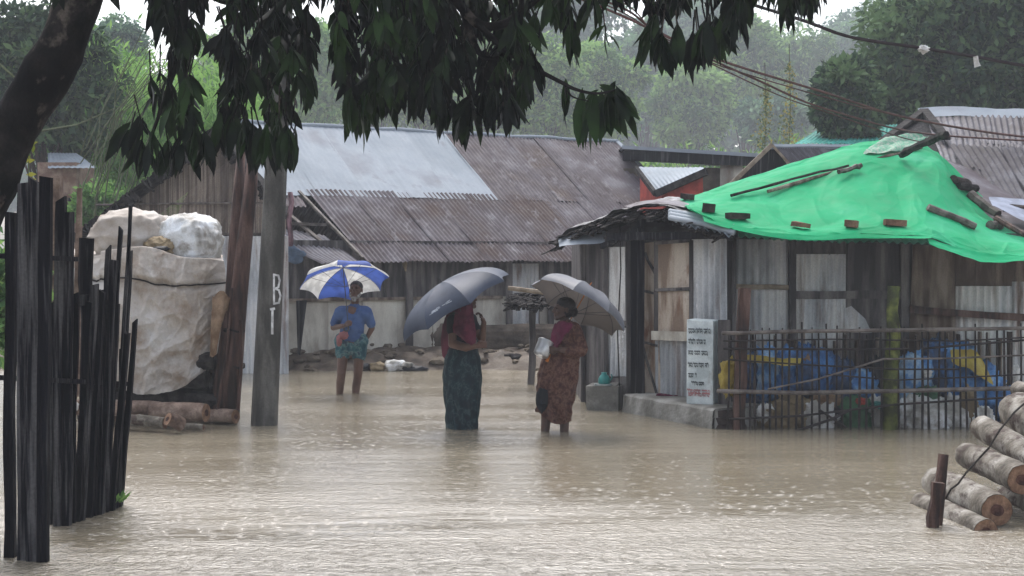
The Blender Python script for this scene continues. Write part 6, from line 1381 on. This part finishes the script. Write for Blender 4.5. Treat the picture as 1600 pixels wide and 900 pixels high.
# little yellow green plant by the trunk
RS.seed(5); V = []
for k in range(9):
    c = np.array(P(44 + RS.uniform(-7, 8), 262 + RS.uniform(-50, 20), 11)); d = unit(1)[0]; d[2] = abs(d[2]); s_ = np.cross(d, [0, 1, 0]); s_ /= np.linalg.norm(s_); L = .09
    V.append([c, c + d * L * .5 + s_ * L * .22, c + d * L, c + d * L * .5 - s_ * L * .22])
t = thing('climbing_plant', P(44, 420, 11), 'yellow green leaves climbing beside the leaning trunk', 'plant')
fast_mesh('foliage', np.array(V).reshape(-1, 3), 4, M['yellow_leaf'], RS.uniform(0, 1, 9), parent=t, origin=tuple(WL[t])); mb = MB(); mb.tube([P(40, 420, 11), P(46, 330, 11), P(44, 240, 11), P(50, 215, 11)], .005, n=4); build('stem', mb, M['culm'], t)

# ============================================================ THE NEAR MANGO TREE (trunk at the left, boughs overhead)
nm = thing('near_mango_tree', (-3.55, 8.7, -.2), 'near mango tree with dark leaning trunk and leaves hanging across the top', 'tree')
mb = MB()
tr_pts = [P(-125, 880, 8.7), P(-115, 700, 8.7), P(-95, 540, 8.7), P(-66, 410, 8.7), P(-38, 335, 8.7), P(-5, 262, 8.7), P(22, 200, 8.7), P(76, 108, 8.7), P(108, 42, 8.7), P(132, -30, 8.7), P(160, -160, 8.6), P(220, -300, 8.5)]
tr = [.22, .20, .18, .165, .155, .150, .150, .150, .142, .142, .13, .11]
cur = []; rad = []
for i in range(len(tr_pts) - 1):
    for k in range(5):
        t = k / 5; p0, p1, p2, p3 = tr_pts[max(i - 1, 0)], tr_pts[i], tr_pts[i + 1], tr_pts[min(i + 2, len(tr_pts) - 1)]
        cur.append(.5 * ((2 * p1) + (p2 - p0) * t + (2 * p0 - 5 * p1 + 4 * p2 - p3) * t * t + (3 * p1 - p0 - 3 * p2 + p3) * t ** 3)); rad.append(lerp(tr[i], tr[i + 1], t))
base_i = len(mb.v)
mb.tube(cur, rad, n=26)
for i in range(base_i, len(mb.v)):
    v = mb.v[i]; mb.v[i] = v + Vector((noise.fractal(v * 3, .8, 2, 4), noise.fractal(v * 3 + Vector((9, 0, 0)), .8, 2, 4), 0)) * .028
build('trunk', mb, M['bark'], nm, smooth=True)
def limb(pts, r0, r1, n=8, name='bough'):
    P3 = [Vector(p) for p in pts]; out = []
    for i in range(len(P3) - 1):
        for k in range(6):
            t = k / 6; p0, p1, p2, p3 = P3[max(i - 1, 0)], P3[i], P3[i + 1], P3[min(i + 2, len(P3) - 1)]
            out.append(.5 * ((2 * p1) + (p2 - p0) * t + (2 * p0 - 5 * p1 + 4 * p2 - p3) * t * t + (3 * p1 - p0 - 3 * p2 + p3) * t ** 3))
    out.append(P3[-1]); m_ = MB(); m_.tube(out, [lerp(r0, r1, (i / (len(out) - 1)) ** .7) for i in range(len(out))], n=n, rough=.06); build(name, m_, M['bark'], nm, smooth=True); return out
limb([P(165, -160, 8.6), P(300, -200, 8.6), P(480, -170, 8.6), P(650, -120, 8.5), P(760, -60, 8.4), P(900, -60, 8.4), P(1080, -50, 8.5), P(1250, -40, 8.6)], .11, .02)
limb([P(140, -60, 8.7), P(230, -60, 8.9), P(330, -10, 9.1), P(420, 30, 9.3), P(450, 120, 9.4)], .08, .015)
limb([P(650, -120, 8.5), P(700, -20, 8.4), P(745, 36, 8.3), P(785, 38, 8.3), P(812, 20, 8.3), P(850, -10, 8.2)], .04, .018)
limb([P(700, -60, 8.5), P(742, 70, 8.4), P(772, 92, 8.4), P(800, 72, 8.4)], .03, .008)
limb([P(745, 36, 8.3), P(790, 78, 8.2), P(832, 105, 8.2), P(872, 126, 8.15), P(900, 140, 8.1), P(932, 146, 8.1), P(960, 141, 8.1)], .022, .006)
limb([P(880, 128, 8.15), P(893, 150, 8.12), P(920, 158, 8.1)], .008, .003); limb([P(884, 130, 8.15), P(884, 145, 8.1), P(888, 160, 8.1)], .007, .003)
limb([P(300, -200, 8.6), P(290, -60, 8.4), P(285, 60, 8.4), P(262, 140, 8.4), P(236, 215, 8.4)], .045, .008)
limb([P(814, -30, 8.1), P(815, 8, 8.1), P(812, 42, 8.1)], .018, .014); limb([P(1180, -45, 8.6), P(1220, -10, 8.6), P(1262, 2, 8.6)], .012, .004)
# lower outline of the hanging foliage, photo pixels
OUT = [(236, -40), (243, 45), (272, 60), (282, 100), (282, 170), (300, 205), (318, 195), (345, 225), (372, 250), (400, 262), (425, 265), (452, 262), (472, 258), (480, 200), (486, 128), (512, 118), (530, 165), (556, 222), (575, 205), (600, 195), (640, 188), (665, 178), (690, 208), (712, 222), (733, 225), (742, 205), (770, 200), (786, 215), (806, 190), (822, 150), (835, 120), (850, 92), (875, 88), (895, 95), (915, 92), (945, 104), (965, 90), (985, 96), (1008, 105), (1030, 112), (1048, 92), (1065, 98), (1085, 118), (1100, 100), (1112, 95), (1135, 85), (1148, 72), (1162, 20), (1180, 0), (1215, 20), (1232, 28), (1262, 30), (1275, 10), (1284, -20)]
ox = [p[0] for p in OUT]; oy = [p[1] for p in OUT]
GAPS = [(505, 75, 13, 34), (500, 30, 7, 12), (960, 40, 22, 9), (985, 50, 9, 10), (330, 30, 9, 14), (318, 110, 10, 26), (300, 60, 7, 12), (325, 180, 14, 9), (520, 160, 8, 10), (842, 60, 12, 10), (1043, 40, 7, 14), (1092, 30, 6, 22), (1010, 20, 6, 8), (905, 35, 5, 9), (868, 66, 7, 6), (1070, 45, 5, 9), (760, 75, 8, 6), (1120, 20, 5, 10), (470, 190, 6, 9), (930, 60, 7, 7)]
RS.seed(3); rl_ = random.Random(5)
LV = []; LT = []
def leaf(base, d, L, W, tint, roll, droop=.35):
    d = d.normalized(); s_ = d.cross(Vector((math.cos(roll), math.sin(roll), .15))).normalized(); n_ = s_.cross(d)
    def mid(t): return base + d * (L * t) + Vector((0, 0, -droop * L * t * t)) + n_ * (.05 * L * math.sin(t * 3.1))
    w = [0, .62, 1.0, .72, 0]; ts = [0, .22, .5, .78, 1]; pts = [mid(t) for t in ts]; f = .32
    lf = [pts[k] + s_ * W * .5 * w[k] + n_ * W * f * .5 * w[k] for k in (1, 2, 3)]; rt = [pts[k] - s_ * W * .5 * w[k] + n_ * W * f * .5 * w[k] for k in (1, 2, 3)]
    LV.extend([tuple(v) for v in pts + lf + rt]); LT.append(tint)
LF = [(0, 1, 5), (1, 2, 6, 5), (2, 3, 7, 6), (3, 4, 7), (0, 8, 1), (1, 8, 9, 2), (2, 9, 10, 3), (3, 10, 4)]
TW = MB()
def whorl(px, py, Y, n, L, spread=.55, tint=None):
    c = P(px, py, Y)
    if not (py > 120 and px > 850): TW.tube([c + Vector((rl_.uniform(-.05, .05), rl_.uniform(-.05, .05), rl_.uniform(.10, .22))), c + Vector((0, 0, .02)), c], [.005, .004, .003], n=4)
    tb = rl_.uniform(.15, .8) if tint is None else tint
    for k in range(n):
        a = rl_.uniform(0, 6.28); d = Vector((math.cos(a) * spread * rl_.uniform(.2, 1.2), math.sin(a) * spread * rl_.uniform(.2, 1.2), -1 + rl_.uniform(-.1, .35))); l = L * rl_.uniform(.7, 1.1)
        leaf(c + Vector((0, 0, rl_.uniform(-.01, .06))), d, l, l * rl_.uniform(.26, .36), min(1, max(0, tb + rl_.gauss(0, .1))), rl_.uniform(0, 6.28), droop=rl_.uniform(.05, .4))
def in_gap(px, py):
    return any(((px - gx) / (rx + 9)) ** 2 + ((py + 26 - gy) / (ry + 30)) ** 2 < 1 for gx, gy, rx, ry in GAPS)
for i in range(860):
    px = rl_.uniform(240, 1280); lo = float(np.interp(px, ox, oy)); top = -60
    py = rl_.uniform(top, lo - 48) if lo - 48 > top else top
    if in_gap(px, py): continue
    if py > -30 and rl_.random() < (.35 if px > 800 or px < 330 else .12): continue
    L = rl_.uniform(.12, .205); whorl(px, py, rl_.uniform(7.9, 9.4), rl_.randint(5, 9), L, spread=rl_.uniform(.35, 1.1))
# whorls right along the lower outline
for i in range(len(OUT) - 1):
    (x0, y0), (x1, y1) = OUT[i], OUT[i + 1]
    for k in range(2):
        f = rl_.random(); px, py = lerp(x0, x1, f), lerp(y0, y1, f) - rl_.uniform(50, 60)
        if not in_gap(px, py): whorl(px, py, rl_.uniform(8.0, 8.9), rl_.randint(5, 8), .205, spread=.35)
# single clusters that stand clear of the mass
for (px, py, n, L, sp) in ((205, 205, 6, .20, .9), (222, 232, 7, .20, .8), (240, 215, 9, .20, .7), (262, 225, 9, .20, .6), (285, 222, 8, .2, .6), (235, 130, 5, .17, 1.1), (250, 150, 7, .19, .9), (262, 130, 6, .18, .9), (270, 165, 9, .2, .7), (250, 110, 3, .15, 1.3), (250, 8, 5, .18, .4), (275, 2, 6, .18, .4), (300, 40, 6, .2, .5), (285, 55, 6, .18, .7), (300, 170, 9, .2, .6), (320, 215, 9, .2, .6), (220, 192, 5, .16, 1.1), (300, 200, 9, .2, .6), (345, 190, 10, .2, .6), (420, 210, 10, .2, .5), (380, 190, 10, .2, .6), (462, 215, 5, .16, .4), (457, 222, 4, .16, .35),
                           (884, 134, 3, .24, .12), (910, 152, 6, .25, .3), (928, 152, 6, .26, .45), (950, 146, 7, .25, .8), (962, 142, 7, .22, 1.2), (956, 147, 6, .24, .9), (940, 150, 4, .27, .4), (936, 142, 3, .12, 2.5), (836, 95, 3, .16, .5), (790, 120, 6, .2, .5), (820, 60, 6, .18, .6), (838, 30, 6, .18, .6), (1228, 0, 4, .17, .3), (1262, -15, 3, .16, .5), (1195, -22, 4, .15, .5)):
    whorl(px, py, 8.15 if px > 850 and px < 1000 else rl_.uniform(8.1, 8.7), n, L, sp, tint=.85 if 900 < px < 985 else None)
# unseen crown leaves over and behind the frame, added to shade the underside
for i in range(230):
    px = rl_.uniform(-300, 1250); whorl(px, rl_.uniform(-230, -60), rl_.uniform(6.6, 10.8), rl_.randint(6, 9), .23, spread=.7)
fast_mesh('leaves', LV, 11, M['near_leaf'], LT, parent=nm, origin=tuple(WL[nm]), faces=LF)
build('twig', TW, M['bark'], nm)

# ============================================================ HAZE
hz = MB(); hz.box((0, 20, 14.0), (430, 380, 32.4))
hm2 = bpy.data.materials.new('rain_haze'); hm2.use_nodes = True; n_ = hm2.node_tree
for x in list(n_.nodes): n_.nodes.remove(x)
pv = n_.nodes.new("ShaderNodeVolumePrincipled"); pv.inputs["Color"].default_value = (0.86, 0.90, 0.97, 1); pv.inputs["Density"].default_value = 0.0019; pv.inputs["Anisotropy"].default_value = 0.0
oo = n_.nodes.new("ShaderNodeOutputMaterial"); n_.links.new(pv.outputs[0], oo.inputs["Volume"])
build('haze', hz, hm2, origin=(0, 20, -2.2), kind='stuff')
